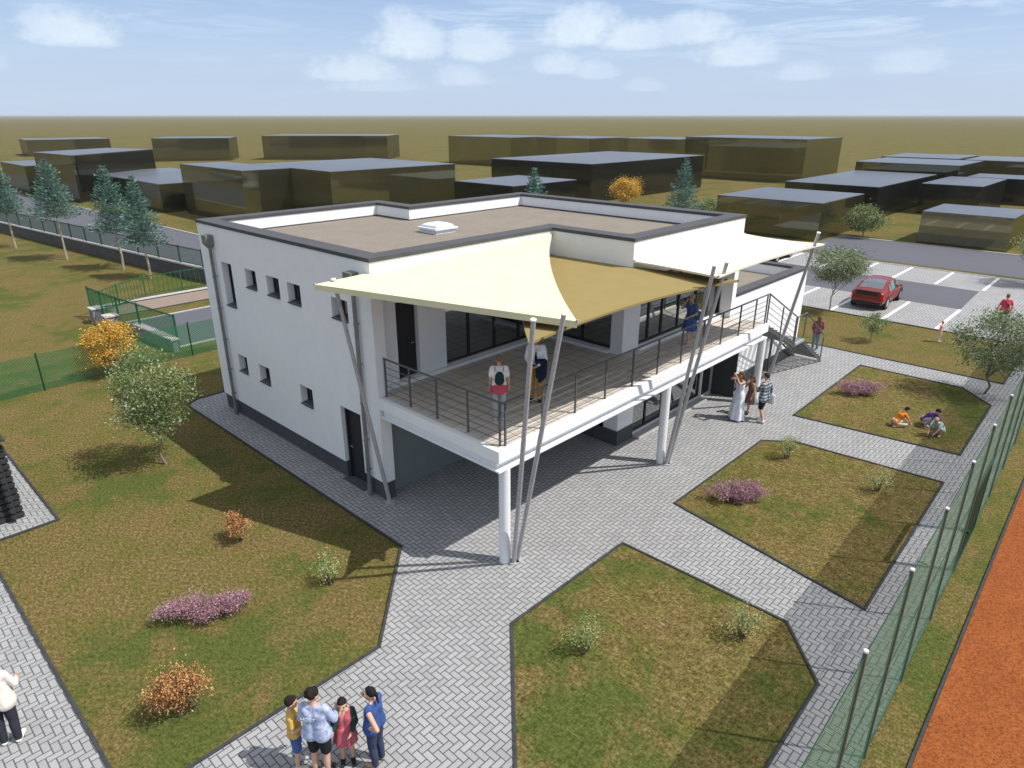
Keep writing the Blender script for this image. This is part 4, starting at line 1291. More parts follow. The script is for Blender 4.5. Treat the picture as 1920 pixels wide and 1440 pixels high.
def make_car(label, loc, rz, paint):
    t = thing('car', label, 'car', loc, rz, 'parked cars')
    # stations: x, z bottom, z belt, z top, half width at belt, half width at top
    S_ = [(-2.16, .42, .78, .86, .68, .62), (-2.10, .34, .86, 1.00, .80, .72), (-1.95, .30, .92, 1.06, .86, .74), (-1.62, .27, .93, 1.11, .88, .72),
          (-1.10, .25, .92, 1.33, .89, .66), (-.62, .24, .91, 1.45, .89, .62), (-.05, .24, .90, 1.48, .89, .61), (.42, .24, .89, 1.43, .89, .62),
          (.85, .24, .88, 1.22, .89, .66), (1.22, .25, .87, .99, .88, .72), (1.65, .27, .80, .91, .87, .70), (1.98, .30, .72, .80, .82, .64), (2.14, .36, .62, .68, .70, .56), (2.20, .42, .55, .60, .60, .48)]

    def half(s):
        x, zb, zl, zt, wb, wt = s
        return [(0, zb), (wb * .85, zb), (wb * .98, zb + .10), (wb, (zb + zl) / 2 + .03), (wb * .97, zl), (wt + (wb - wt) * .12, zt - .055), (wt * .82, zt - .012), (wt * .4, zt), (0, zt + .008)]
    mb = MB(); grid = []
    for s in S_:
        hp_ = half(s)
        ring = [(s[0], y, z) for y, z in hp_] + [(s[0], -y, z) for y, z in hp_[-2:0:-1]]
        base = len(mb.v); mb.v += ring; grid.append(list(range(base, base + len(ring))))
    nr = len(grid[0])
    for a in range(len(grid) - 1):
        for q in range(nr):
            e = (q + 1) % nr
            mb.f.append((grid[a][q], grid[a][e], grid[a + 1][e], grid[a + 1][q]))
    mb.f.append(tuple(reversed(grid[0]))); mb.f.append(tuple(grid[-1]))
    mb.build('body', M[paint], t, smooth=True)
    P_ = lambda a, q: Vector(mb.v[grid[a][q]])

    def panel(name, quads, m, lift=.012, shrink=.0):
        g_ = MB()
        for (a, q, a2, q2) in quads:
            c4 = [P_(a, q), P_(a2, q), P_(a2, q2), P_(a, q2)]
            cen = sum(c4, Vector()) / 4
            nrm = (c4[1] - c4[0]).cross(c4[3] - c4[0]).normalized()
            if nrm.dot(cen - Vector((cen.x * .6, 0, .7))) < 0: nrm = -nrm
            g_.quad(*[tuple(v + (cen - v) * shrink + nrm * lift) for v in c4])
        return g_.build(name, m, t)
    # glass: rear screen, windscreen, side windows
    panel('rear_window', [(a, q, a + 1, q + 1) for a in (3, 4) for q in (6, 7, 8, 9)], M['car_glass'])
    panel('windscreen', [(a, q, a + 1, q + 1) for a in (7, 8) for q in (6, 7, 8, 9)], M['car_glass'])
    for q in (4, nr - 5):
        panel('side_window', [(4, q, 5, q + 1)], M['car_glass'], shrink=.10)
        panel('side_window', [(5, q, 6, q + 1)], M['car_glass'], shrink=.06)
        panel('side_window', [(6, q, 7, q + 1)], M['car_glass'], shrink=.06)
        panel('side_window', [(7, q, 8, q + 1)], M['car_glass'], shrink=.12)
    for q in (3, nr - 4):
        panel('tail_lamp', [(0, q, 1, q + 1), (1, q, 2, q + 1)], M['lamp_red'], .01, .04)
        panel('headlight', [(11, q, 12, q + 1)], M['lamp_clear'], .01, .05)
    MB().box(-2.2, -.62, 1.00, -1.98, .62, 1.045).build('spoiler', M['black'], t, bevel=.012)
    MB().box(-2.185, -.55, .80, -2.15, .55, .93).build('tailgate_trim', M['black'], t)
    MB().box(-2.20, -.72, .30, -2.10, .72, .44).build('bumper', M['black'], t, bevel=.02)
    for sy in (-1, 1):
        MB().box(.78, sy * .90 - .09 * (sy < 0), .93, .92, sy * .90 + .09 * (sy > 0), 1.03).build('mirror', M[paint], t, bevel=.02)
        for x in (-1.33, 1.36):
            y = sy * .80
            prof = [(.20, -.1), (.30, -.105), (.325, -.08), (.33, 0), (.325, .08), (.30, .105), (.20, .1)]
            ar = MB().lathe((x, sy * .885, .36), [(0, .008 * sy), (.40, .008 * sy), (.40, -.02 * sy)], 24, 'y').build('wheel_arch', M['black'], t)
            w = MB().lathe((x, y, .33), prof, 26, 'y').build('wheel', M['tyre'], t, smooth=True)
            r_ = MB().lathe((x, y, .33), [(.205, .09 * sy), (.205, .105 * sy), (.17, .095 * sy), (.06, .108 * sy), (0, .108 * sy)], 20, 'y').build('rim', M['rim'], w, smooth=True)
    return t


make_car('red hatchback parked in the near row of bays', (32.5, -2.80, 0.024), R(2), 'red_paint')
make_car('dark car mostly hidden behind the tip of the pale sail in the far row', (40.7, 7.0, 0.024), R(183), 'grey_paint')

# ================================================================== PEOPLE


def remesh(mb, name, m, parent, voxel, smooth=4, mats=None, scale=1.0):
    o = mb.build(name, m, parent, recalc=False, mats=mats)
    r = o.modifiers.new('r', 'REMESH'); r.mode = 'VOXEL'; r.voxel_size = voxel; r.use_smooth_shade = True
    s = o.modifiers.new('s', 'SMOOTH'); s.factor = .5; s.iterations = smooth
    dg = bpy.context.evaluated_depsgraph_get()
    me = bpy.data.meshes.new_from_object(o.evaluated_get(dg))
    o.modifiers.clear()
    old = o.data; o.data = me; bpy.data.meshes.remove(old)
    me.name = name
    if len(me.materials) == 0:
        for mm in (mats or [m]): me.materials.append(mm)
    me.shade_smooth()
    return o


def capsule(mb, a, b, r0, r1, n=14):
    a = Vector(a); b = Vector(b)
    if (b - a).length < 1e-4: b = a + Vector((0, 0, 1e-3))
    mb.tube(tuple(a), tuple(b), r0, r1, n=n)
    mb.ell(tuple(a), (r0, r0, r0), nu=n, nv=8); mb.ell(tuple(b), (r1, r1, r1), nu=n, nv=8)


STAND = dict(pelvis=(0, 0, .94), chest=(0, .0, 1.28), neck=(0, -.01, 1.46), head=(0, .025, 1.615),
             shoL=(-.175, -.01, 1.40), shoR=(.175, -.01, 1.40), elbL=(-.22, -.03, 1.12), elbR=(.22, -.03, 1.12), wriL=(-.23, .06, .88), wriR=(.23, .06, .88),
             hipL=(-.085, 0, .90), hipR=(.085, 0, .90), kneL=(-.10, .02, .49), kneR=(.10, .02, .49), ankL=(-.10, -.02, .075), ankR=(.10, -.02, .075),
             footL=(-.12, .14, .035), footR=(.12, .14, .035))
ZV = Vector((0, 0, 1))


def person(label, loc, face, h=1.75, pose=None, skin='skin', hair=((.03, .022, .018), 'short'), top=None, legs=None, dress=None, shoes=(.03, .03, .03),
           head_turn=0.0, head_tilt=0.0, extras=None, group=None, fine=False, kid=False, build=1.0):
    """face: compass direction the person looks, degrees ccw from +X in world."""
    t = thing('person', label, 'person', loc, R(face - 90), group)
    J = {k_: Vector(v) for k_, v in STAND.items()}
    for k_, v in (pose or {}).items(): J[k_] = Vector(v)
    vox = (.0095 if fine else .013)
    hs = 1.16 if kid else 1.0
    Hm = Euler((head_tilt, 0, head_turn)).to_matrix()
    hc = J['head']
    b = MB()
    bs = build
    # torso: two side columns and a middle one, flattened front to back
    pel, che = J['pelvis'], J['chest']
    mid = (pel + che) / 2
    for sx in (-1, 1):
        lx = Vector((sx, 0, 0))
        capsule(b, pel + lx * .075 * bs, mid + lx * .055 * bs, .098 * bs, .085 * bs)
        capsule(b, mid + lx * .055 * bs, che + lx * .075, .085 * bs, .105)
        sh = J['shoL'] if sx < 0 else J['shoR']
        capsule(b, che + lx * .07, sh * .9 + J['neck'] * .1, .10, .055)
        capsule(b, J['neck'] - ZV * .02, sh, .05, .05)
    capsule(b, che, J['neck'], .09, .052)
    capsule(b, J['neck'] - ZV * .01, hc - Hm @ Vector((0, .01, .06)), .05, .047)
    # head
    b.ell(hc, (.073 * hs, .090 * hs, .108 * hs), Hm, 20, 14)
    b.ell(hc + Hm @ Vector((0, .030, -.058)) * hs, (.052 * hs, .055 * hs, .055 * hs), Hm, 14, 10)
    b.ell(hc + Hm @ Vector((0, .092, -.018)) * hs, (.014 * hs, .020 * hs, .024 * hs), Hm, 10, 8)
    for sx in (-1, 1):
        b.ell(hc + Hm @ Vector((sx * .074, -.008, -.012)) * hs, (.012 * hs, .02 * hs, .032 * hs), Hm, 10, 8)
    # arms, hands with fingers
    for S in 'LR':
        sx = -1 if S == 'L' else 1
        sh, el_, wr = J['sho' + S], J['elb' + S], J['wri' + S]
        capsule(b, sh, el_, .048, .040); capsule(b, el_, wr, .041, .028)
        d = (wr - el_).normalized()
        hd = J.get('hand' + S)
        d = (hd - wr).normalized() if hd is not None else d
        side = d.cross(Vector((sx, 0.2, 0.1))).normalized()
        palm = wr + d * .075
        capsule(b, wr, palm, .026, .030); capsule(b, wr + d * .03 + side * .016, palm + side * .018, .02, .018); capsule(b, wr + d * .03 - side * .016, palm - side * .018, .02, .018)
        inw = d.cross(side) * (-sx)
        for q, (o_, ln) in enumerate(((-.028, .062), (-.0095, .074), (.0095, .070), (.028, .054))):
            k0 = palm + side * o_ + d * .012
            k1 = k0 + (d + inw * .25).normalized() * ln * .5
            k2 = k1 + (d + inw * .8).normalized() * ln * .5
            capsule(b, k0, k1, .0098, .0092, 8); capsule(b, k1, k2, .0092, .008, 8)
        th0 = wr + d * .03 - side * .026
        th1 = th0 + (d - side * .9 + inw * .3).normalized() * .035
        capsule(b, th0, th1, .0125, .0105, 8); capsule(b, th1, th1 + (d - side * .25 + inw * .4).normalized() * .03, .0105, .009, 8)
    for S in 'LR':
        hp_, kn, an, ft = J['hip' + S], J['kne' + S], J['ank' + S], J['foot' + S]
        capsule(b, hp_, kn, .080 * bs, .053); capsule(b, kn, kn * .6 + an * .4 + Vector((0, -.012, 0)), .053, .052); capsule(b, kn * .6 + an * .4 + Vector((0, -.012, 0)), an, .052, .037)
        capsule(b, an - ZV * .03, ft, .037, .032)
    body = remesh(b, 'body', M[skin], t, vox, 5 if fine else 3, mats=[M[skin], M['eye'], M['lips']])
    me = body.data
    ey = [hc + Hm @ Vector((sx * .028, .083, .008)) * hs for sx in (-1, 1)]
    lp = hc + Hm @ Vector((0, .084, -.062)) * hs
    while len(me.materials) < 3: me.materials.append(M['eye'])
    ctr = np.zeros(len(me.polygons) * 3); me.polygons.foreach_get('center', ctr); ctr = ctr.reshape(-1, 3)
    mi = np.zeros(len(me.polygons), np.int32)
    for e in ey: mi[np.linalg.norm((ctr - np.array(e)) * np.array([1, .6, 1.3]), axis=1) < .014 * hs] = 1
    mi[np.linalg.norm((ctr - np.array(lp)) * np.array([.6, .6, 1.7]), axis=1) < .013 * hs] = 2
    me.polygons.foreach_set('material_index', mi)
    # hair
    if hair:
        hcol, style = hair
        hm = fab('hair_%02d%02d%02d' % tuple(int(c * 99) for c in hcol), hcol)
        hb = MB()
        hb.ell(hc + Hm @ Vector((0, -.022, .034)) * hs, (.082 * hs, .092 * hs, .096 * hs), Hm, 18, 12)
        hb.ell(hc + Hm @ Vector((0, .03, .072)) * hs, (.062 * hs, .055 * hs, .045 * hs), Hm, 14, 10)
        if style == 'curly':
            rg = random.Random(int(loc[0] * 100))
            for q in range(26):
                a = rg.uniform(0, 6.28); e = rg.uniform(-.2, 1.5)
                hb.ell(hc + Hm @ Vector((.08 * math.cos(a) * math.cos(e), -.02 + .085 * math.sin(a) * math.cos(e) - .01, .04 + .09 * math.sin(e))) * hs, (.03, .03, .03), None, 8, 6)
        if style in ('long', 'bob'):
            ln = .34 if style == 'long' else .16
            for sx in (-.04, 0, .04):
                capsule(hb, hc + Hm @ Vector((sx, -.06, .02)) * hs, J['neck'] + Vector((sx * 1.4, -.075, .12 - ln)), .055, .035)
        if style == 'pony':
            hb.ell(hc + Hm @ Vector((0, -.115, .03)) * hs, (.03, .03, .03))
            capsule(hb, hc + Hm @ Vector((0, -.12, .03)) * hs, hc + Vector((0, -.15, -.17)), .03, .014)
        if style == 'bun':
            hb.ell(hc + Hm @ Vector((0, -.08, .10)) * hs, (.042, .042, .04))
        remesh(hb, 'hair', hm, t, .013, 2)
    # upper garment
    if top:
        tcol, sleeve, hem = top[:3]
        tm = tcol if isinstance(tcol, bpy.types.Material) else fab('cloth_%02d%02d%02d' % tuple(int(c * 99) for c in tcol), tcol)
        s_ = MB(); e = .016
        low = pel.lerp(che, hem)       # hem: fraction from pelvis to chest (may be negative)
        for sx in (-1, 1):
            lx = Vector((sx, 0, 0))
            capsule(s_, low + lx * .078 * bs, mid + lx * .06 * bs, (.103 + e + (.014 if hem < .08 else 0)) * bs, (.088 + e + (.008 if hem < .08 else 0)) * bs)
            capsule(s_, mid + lx * .06 * bs, che + lx * .075, (.088 + e) * bs, .105 + e)
            sh = J['shoL'] if sx < 0 else J['shoR']
            capsule(s_, che + lx * .07, sh * .9 + J['neck'] * .1, .10 + e, .06 + e * .6)
            capsule(s_, J['neck'] - ZV * .042 + lx * .03, sh, .058, .062)
            capsule(s_, che + lx * .03, J['neck'] + lx * .012 - ZV * .022, .105, .058)
            S = 'L' if sx < 0 else 'R'
            if sleeve == 'short': capsule(s_, sh, sh.lerp(J['elb' + S], .62), .066, .064)
            elif sleeve == 'long':
                capsule(s_, sh, J['elb' + S], .064, .056); capsule(s_, J['elb' + S], J['elb' + S].lerp(J['wri' + S], .95), .056, .042)
            elif sleeve == 'none': pass
        remesh(s_, 'shirt', tm, t, .012 if fine else .014, 3)
    if legs:
        lcol, ln = legs
        lm = lcol if isinstance(lcol, bpy.types.Material) else fab('cloth_%02d%02d%02d' % tuple(int(c * 99) for c in lcol), lcol)
        s_ = MB()
        for S in 'LR':
            sx = -1 if S == 'L' else 1
            capsule(s_, pel + Vector((sx * .075 * bs, 0, .07)), J['hip' + S], .108 * bs, .104 * bs)
            if ln == 'long':
                capsule(s_, J['hip' + S], J['kne' + S], .098 * bs, .076); capsule(s_, J['kne' + S], J['kne' + S] * .6 + J['ank' + S] * .4 + Vector((0, -.010, 0)), .076, .072); capsule(s_, J['kne' + S] * .6 + J['ank' + S] * .4 + Vector((0, -.010, 0)), J['ank' + S] + ZV * .01, .072, .058)
            else:
                capsule(s_, J['hip' + S], J['hip' + S].lerp(J['kne' + S], .86), .102 * bs, .088)
        remesh(s_, 'trousers' if ln == 'long' else 'shorts', lm, t, .012 if fine else .014, 3)
    if dress:
        dcol, hemz, flare, sleeve = dress
        dm_ = dcol if isinstance(dcol, bpy.types.Material) else fab('cloth_%02d%02d%02d' % tuple(int(c * 99) for c in dcol), dcol)
        s_ = MB(); e = .016
        for sx in (-1, 1):
            lx = Vector((sx, 0, 0))
            capsule(s_, pel + lx * .075, mid + lx * .055, .105 + e, .086 + e)
            capsule(s_, mid + lx * .055, che + lx * .07, .086 + e, .10 + e)
            sh = J['shoL'] if sx < 0 else J['shoR']; S = 'L' if sx < 0 else 'R'
            if sleeve != 'strap':
                capsule(s_, che + lx * .07, sh * .9 + J['neck'] * .1, .10 + e, .06 + e * .6)
                capsule(s_, J['neck'] - ZV * .06 + lx * .03, sh, .05, .056)
            if sleeve == 'short': capsule(s_, sh, sh.lerp(J['elb' + S], .65), .068, .066)
        nseg = 40; rings = 12
        rows = []
        for i in range(rings + 1):
            f = i / rings; z = pel.z + .08 - (pel.z + .08 - hemz) * f
            for inner in (0,):
                row = []
                for q in range(nseg):
                    a = 6.2832 * q / nseg
                    fold = 1 + .10 * f * math.sin(a * 7 + 1.3) + .05 * f * math.sin(a * 11)
                    rx = (.19 + (flare - .19) * f ** .8) * fold; ry = (.135 + (flare * .85 - .135) * f ** .8) * fold
                    row.append((rx * math.cos(a) + pel.x, ry * math.sin(a) + pel.y, z))
                rows.append(row)
        base = len(s_.v)
        for row in rows: s_.v += row
        for i in range(rings):
            for q in range(nseg):
                e2 = (q + 1) % nseg
                s_.f.append((base + i * nseg + q, base + (i + 1) * nseg + q, base + (i + 1) * nseg + e2, base + i * nseg + e2))
        s_.f.append(tuple(base + q for q in range(nseg))); s_.f.append(tuple(base + rings * nseg + nseg - 1 - q for q in range(nseg)))
        remesh(s_, 'dress', dm_, t, .014, 2)
    if shoes:
        sm = fab('shoe_%02d%02d%02d' % tuple(int(c * 99) for c in shoes), shoes)
        for S in 'LR':
            an, ft = J['ank' + S], J['foot' + S]
            s_ = MB(); capsule(s_, Vector((an.x, an.y - .015, an.z - .028)), ft + Vector((0, .01, .008)), .048, .042)
            capsule(s_, an - ZV * .02, an + ZV * .015, .046, .044)
            remesh(s_, 'shoe', sm, t, .012, 2)
    if extras: extras(t, J, Hm, hc)
    t.scale = (h / 1.735,) * 3
    return t


def glasses(t, J, Hm, hc):
    g_ = MB()
    for sx in (-1, 1):
        g_.ell(hc + Hm @ Vector((sx * .03, .088, .010)), (.026, .010, .020), Hm, 12, 8)
        g_.bar(hc + Hm @ Vector((sx * .055, .085, .012)), hc + Hm @ Vector((sx * .078, 0, .008)), .006, .01)
    g_.bar(hc + Hm @ Vector((-.012, .097, .014)), hc + Hm @ Vector((.012, .097, .014)), .006, .008)
    g_.build('sunglasses', M['black'], t, smooth=True)


AWAY, TOW, LEFT, RIGHT = 43.5, 223.5, 133.5, -46.5
Z0 = 0.012

# --- group of four on the path at the bottom
G4 = 'people standing together on the path'
person('person in a yellow T-shirt and blue shorts, left of the group on the path', (-6.02, -5.70, Z0), RIGHT + 15, 1.47,
       dict(elbR=(.22, .0, 1.12), wriR=(.17, .24, 1.16), elbL=(-.20, -.02, 1.12), wriL=(-.14, .22, 1.14)), skin='skin',
       hair=((.022, .017, .015), 'short'), top=((.62, .40, .09), 'short', .05), legs=((.07, .12, .30), 'short'), shoes=(.5, .5, .5), fine=True, kid=True, extras=glasses, group=G4)


def jacket_text(t, J, Hm, hc):
    cu = bpy.data.curves.new('lettering', 'FONT'); cu.body = 'HORT'; cu.size = .085; cu.extrude = .002; cu.align_x = 'CENTER'
    o = bpy.data.objects.new('lettering', cu); COL.objects.link(o)
    me = bpy.data.meshes.new_from_object(o.evaluated_get(bpy.context.evaluated_depsgraph_get()))
    bpy.data.objects.remove(o)
    me.materials.append(fab('white_print', (.85, .85, .85)))
    q = bpy.data.objects.new('lettering', me); COL.objects.link(q); q.parent = t
    q.location = (-.05, -.139, 1.25); q.rotation_euler = (R(90), 0, 0)


person('person in a washed denim jacket and black shorts seen from behind in the group', (-5.84, -6.12, Z0), AWAY - 8, 1.80,
       dict(elbR=(.27, .06, 1.13), wriR=(.20, .29, 1.10), elbL=(-.26, .02, 1.12), wriL=(-.13, .25, 1.08)), skin='skin',
       hair=((.022, .018, .02), 'curly'), top=(M['denim_pale'], 'long', -.12), legs=((.022, .022, .025), 'short'), shoes=(.06, .06, .06), head_turn=R(-28), fine=True, build=1.14, extras=jacket_text, group=G4)


def open_jacket(t, J, Hm, hc):
    s_ = MB(); che, pel = J['chest'], J['pelvis']
    for sx in (-1, 1):
        lx = Vector((sx, 0, 0))
        capsule(s_, pel + lx * .115 + Vector((0, -.015, .02)), che + lx * .12 + Vector((0, -.015, 0)), .095, .095)
        sh = J['shoL'] if sx < 0 else J['shoR']; S = 'L' if sx < 0 else 'R'
        capsule(s_, che + lx * .11, sh, .09, .078); capsule(s_, sh, J['elb' + S], .078, .066); capsule(s_, J['elb' + S], J['elb' + S].lerp(J['wri' + S], .9), .06, .046)
    remesh(s_, 'jacket', fab('dark_green_cloth', (.03, .06, .055)), t, .013, 3)


person('person in a red dress and dark green jacket, hand over the face', (-5.42, -6.22, Z0), TOW + 12, 1.36,
       dict(elbR=(.20, .20, 1.20), wriR=(.07, .17, 1.47), handR=(.02, .13, 1.56), elbL=(-.23, .02, 1.12), wriL=(-.15, .22, 1.05)), skin='skin',
       hair=((.028, .02, .018), 'bob'), dress=((.50, .12, .15), .62, .25, 'short'), shoes=(.03, .03, .03), kid=True, fine=True, extras=open_jacket, group=G4)
person('person in a blue top and navy trousers, ponytail, hand on hip', (-5.10, -6.60, Z0), LEFT - 22, 1.62,
       dict(elbR=(.20, .20, 1.23), wriR=(.05, .22, 1.46), handR=(.0, .19, 1.54), elbL=(-.30, -.27, 1.20), wriL=(-.19, -.03, 1.03)), skin='skin',
       hair=((.016, .015, .018), 'pony'), top=((.045, .085, .24), 'none', .0), legs=((.045, .055, .10), 'long'), shoes=(.40, .25, .17), fine=True, build=1.16, group=G4)

# --- left edge
person('person in a loose cream blouse and dark trousers cut by the left picture edge', (-9.16, -1.72, Z0), AWAY + 20, 1.78,
       dict(elbR=(.27, .04, 1.14), wriR=(.22, .24, 1.08), elbL=(-.26, .02, 1.12), wriL=(-.14, .22, 1.08)), hair=((.16, .10, .05), 'long'), top=((.78, .70, .64), 'long', -.25),
       legs=((.035, .037, .05), 'long'), shoes=(.75, .73, .68), fine=True, build=1.18)


# --- terrace
def backpack(t, J, Hm, hc):
    p = MB(); c_ = J['chest'] + Vector((0, -.16, -.08))
    p.ell(c_, (.115, .065, .17)); p.ell(c_ - ZV * .07, (.13, .07, .12))
    q = remesh(p, 'backpack', fab('dark_green_bag', (.018, .05, .045)), t, .013, 3)
    for sx in (-1, 1):
        MB().tube(J['chest'] + Vector((sx * .10, -.13, -.16)), J['shoL' if sx < 0 else 'shoR'] * .6 + J['neck'] * .4 + Vector((0, -.06, .03)), .008, n=6).build('strap', M['black'], t)
    s_ = MB(); pel = J['pelvis']
    s_.lathe((pel.x, pel.y, pel.z), [(.16, -.19), (.195, -.17), (.19, .0), (.165, .06), (.13, .06)], 26)
    o = s_.build('tied_shirt', fab('pink_cloth', (.56, .09, .13)), t, smooth=True)
    o.scale = (1.08, .86, 1); o.location = (0, 0, 0)


person('person with a dark green backpack seen from behind on the terrace', (1.24, -3.22, 3.095), AWAY + 5, 1.66,
       dict(elbR=(.23, -.03, 1.12), wriR=(.24, .03, .90)), hair=((.20, .13, .08), 'bun'), top=((.82, .78, .74), 'short', .12), legs=((.36, .37, .39), 'long'), shoes=(.6, .6, .6), extras=backpack)


def man_extras(t, J, Hm, hc):
    tie = MB(); c_ = J['chest']
    tie.prism([(-.02, 0), (.02, 0), (.02, .012), (-.02, .012)], 0, .01)
    tie.v = []; tie.f = []
    tie.bar(J['neck'] + Vector((0, .062, -.06)), c_ + Vector((0, .128, -.06)), .035, .012).bar(c_ + Vector((0, .127, -.06)), J['pelvis'] + Vector((0, .12, .12)), .05, .013)
    tie.build('tie', fab('black_tie', (.015, .015, .02)), t)
    MB().lathe((0, 0, .985), [(.155, -.02), (.185, -.02), (.185, .02), (.155, .02)], 26).build('belt', M['black'], t)
    jk = MB(); w = J['elbL'].lerp(J['wriL'], .55)
    capsule(jk, w + Vector((-.07, 0, .02)), w + Vector((.09, .02, .02)), .075, .07)
    for q in range(4):
        x = -.09 + q * .055
        capsule(jk, w + Vector((x, .01, 0)), w + Vector((x + .01, .03 * (q % 2), -.36 - .06 * (q % 3))), .062, .05)
    remesh(jk, 'jacket', fab('navy_cloth', (.018, .024, .05)), t, .014, 3)


person('person in white shirt, tie and mustard trousers carrying a navy jacket', (2.72, -3.08, 3.095), TOW - 4, 1.82,
       dict(elbL=(-.23, .06, 1.12), wriL=(-.06, .20, 1.02), elbR=(.23, .0, 1.13), wriR=(.12, .20, 1.0), footL=(-.13, .16, .035), kneL=(-.10, .07, .50), ankL=(-.11, .06, .075)),
       skin='skin_tan', hair=((.04, .025, .02), 'short'), top=((.80, .81, .86), 'long', .12), legs=((.40, .22, .04), 'long'), shoes=(.04, .025, .02), extras=man_extras)


def teal_bag(t, J, Hm, hc):
    glasses(t, J, Hm, hc)
    p = MB(); c_ = J['pelvis'] + Vector((-.22, -.14, .12))
    p.ell(c_, (.07, .15, .15))
    q = remesh(p, 'shoulder_bag', fab('teal_bag', (.02, .13, .16)), t, .013, 3)
    MB().tube(c_ + ZV * .12, J['shoL'] + Vector((.03, -.02, .05)), .008, n=6).build('strap', M['black'], t)
    ph = MB().box(-.008, -.035, -.06, .008, .035, .06)
    o = ph.build('phone', M['black'], t); o.location = J['wriR'] + Vector((.0, .03, .09))


person('person in a blue knee-length dress and sunglasses speaking on a phone on the terrace', (9.50, -3.62, 3.095), LEFT + 25, 1.70,
       dict(elbR=(.21, .20, 1.26), wriR=(.09, .17, 1.47), handR=(.07, .14, 1.56), elbL=(-.25, -.02, 1.14), wriL=(-.13, .19, 1.02), kneL=(-.09, .10, .50), ankL=(-.09, .12, .08), footL=(-.1, .28, .04), ankR=(.10, -.12, .09), footR=(.11, .03, .035), kneR=(.10, -.02, .5)),
       hair=((.42, .28, .20), 'short'), dress=((.07, .115, .32), .55, .27, 'short'), shoes=(.5, .38, .33), extras=teal_bag)


# --- walkers by the far column
def camera_extras(t, J, Hm, hc):
    o = MB().box(-.05, -.03, -.035, .05, .03, .035).build('camera', M['black'], t, bevel=.006); o.location = hc + Vector((0, .15, .01))
    p = MB(); p.ell(J['pelvis'] + Vector((.20, .06, .08)), (.06, .10, .07))
    remesh(p, 'waist_bag', fab('grey_bag', (.10, .10, .14)), t, .013, 2)
    MB().tube(J['pelvis'] + Vector((.19, .05, .12)), J['shoL'] + Vector((.06, -.01, .06)), .007, n=6).build('strap', M['black'], t)


person('person in a long white dress with both hands up to the face', (11.82, -4.52, Z0), LEFT + 12, 1.80,
       dict(elbR=(.27, .20, 1.40), wriR=(.07, .22, 1.58), elbL=(-.27, .20, 1.40), wriL=(-.07, .22, 1.58), handR=(.03, .24, 1.64), handL=(-.03, .24, 1.64)),
       skin='skin_tan', hair=((.13, .06, .035), 'long'), dress=((.74, .77, .84), .05, .30, 'strap'), shoes=(.5, .5, .5), extras=camera_extras)
person('person in a brown dress between the white dress and the plaid shirt', (12.55, -4.62, Z0), LEFT + 5, 1.45,
       dict(elbR=(.22, .16, 1.18), wriR=(.10, .22, 1.36), kneL=(-.09, .08, .5), ankL=(-.09, .10, .08), footL=(-.1, .25, .04)), skin='skin_tan',
       hair=((.10, .055, .035), 'long'), dress=((.16, .085, .08), .55, .24, 'strap'), shoes=(.06, .04, .04), kid=True)


def baby_and_bag(t, J, Hm, hc):
    p = MB(); c_ = J['pelvis'] + Vector((.30, -.06, -.12))
    p.box(c_.x - .05, c_.y - .15, c_.z - .22, c_.x + .05, c_.y + .15, c_.z + .14)
    p.build('carrier_bag', fab('white_bag', (.70, .69, .76)), t, bevel=.03)
    MB().tube(J['wriR'] + Vector((0, -.02, -.06)), c_ + Vector((0, .06, .14)), .006, n=6).tube(J['wriR'] + Vector((0, -.02, -.06)), c_ + Vector((0, -.06, .14)), .006, n=6).build('bag_handle', M['black'], t)


person('person in a plaid shirt and black shorts carrying a white bag', (12.22, -5.24, Z0), AWAY + 40, 1.82,
       dict(elbL=(-.24, .12, 1.14), wriL=(-.10, .24, 1.18), elbR=(.27, -.06, 1.14), wriR=(.29, -.06, .90), kneR=(.10, .10, .50), ankR=(.10, .06, .08), footR=(.11, .20, .035), ankL=(-.10, -.12, .10), footL=(-.11, .03, .04)),
       hair=((.06, .035, .025), 'short'), top=(M['plaid'], 'long', -.25), legs=((.02, .02, .023), 'short'), shoes=(.75, .75, .75), extras=baby_and_bag, build=1.08)
person('person in a maroon jacket and jeans at the foot of the stairs', (21.45, -3.55, Z0), AWAY - 10, 1.62,
       dict(elbR=(.24, -.03, 1.13), wriR=(.19, .15, 1.0), elbL=(-.24, -.03, 1.13), wriL=(-.19, .15, 1.0)), hair=((.14, .07, .04), 'long'), top=((.20, .065, .085), 'long', .0), legs=((.13, .20, .25), 'long'), shoes=(.5, .5, .5), build=1.05)
person('small child in pale pink clothes at the corner of the car park', (26.7, -7.35, Z0), TOW + 40, 1.02, dict(footL=(-.12, .2, .035)), kid=True, hair=((.55, .38, .22), 'short'),
       top=((.75, .36, .36), 'short', .0), legs=((.70, .58, .48), 'long'), shoes=(.7, .5, .5))


def red_strap(t, J, Hm, hc):
    MB().bar(J['shoL'] + Vector((.05, -.085, .03)), J['pelvis'] + Vector((.12, -.145, .12)), .05, .012).build('bag_strap', fab('dark_strap', (.12, .02, .03)), t)


person('person in a crimson T-shirt and green trousers behind the tree at the right edge', (31.1, -9.05, Z0 + .006), AWAY - 6, 1.80,
       dict(elbL=(-.30, .0, 1.14), wriL=(-.33, .05, .90), elbR=(.30, .0, 1.14), wriR=(.31, .05, .90)), hair=((.16, .15, .06), 'short'),
       top=((.66, .075, .11), 'short', .05), legs=((.07, .16, .13), 'long'), shoes=(.2, .2, .2), extras=red_strap, build=1.1)

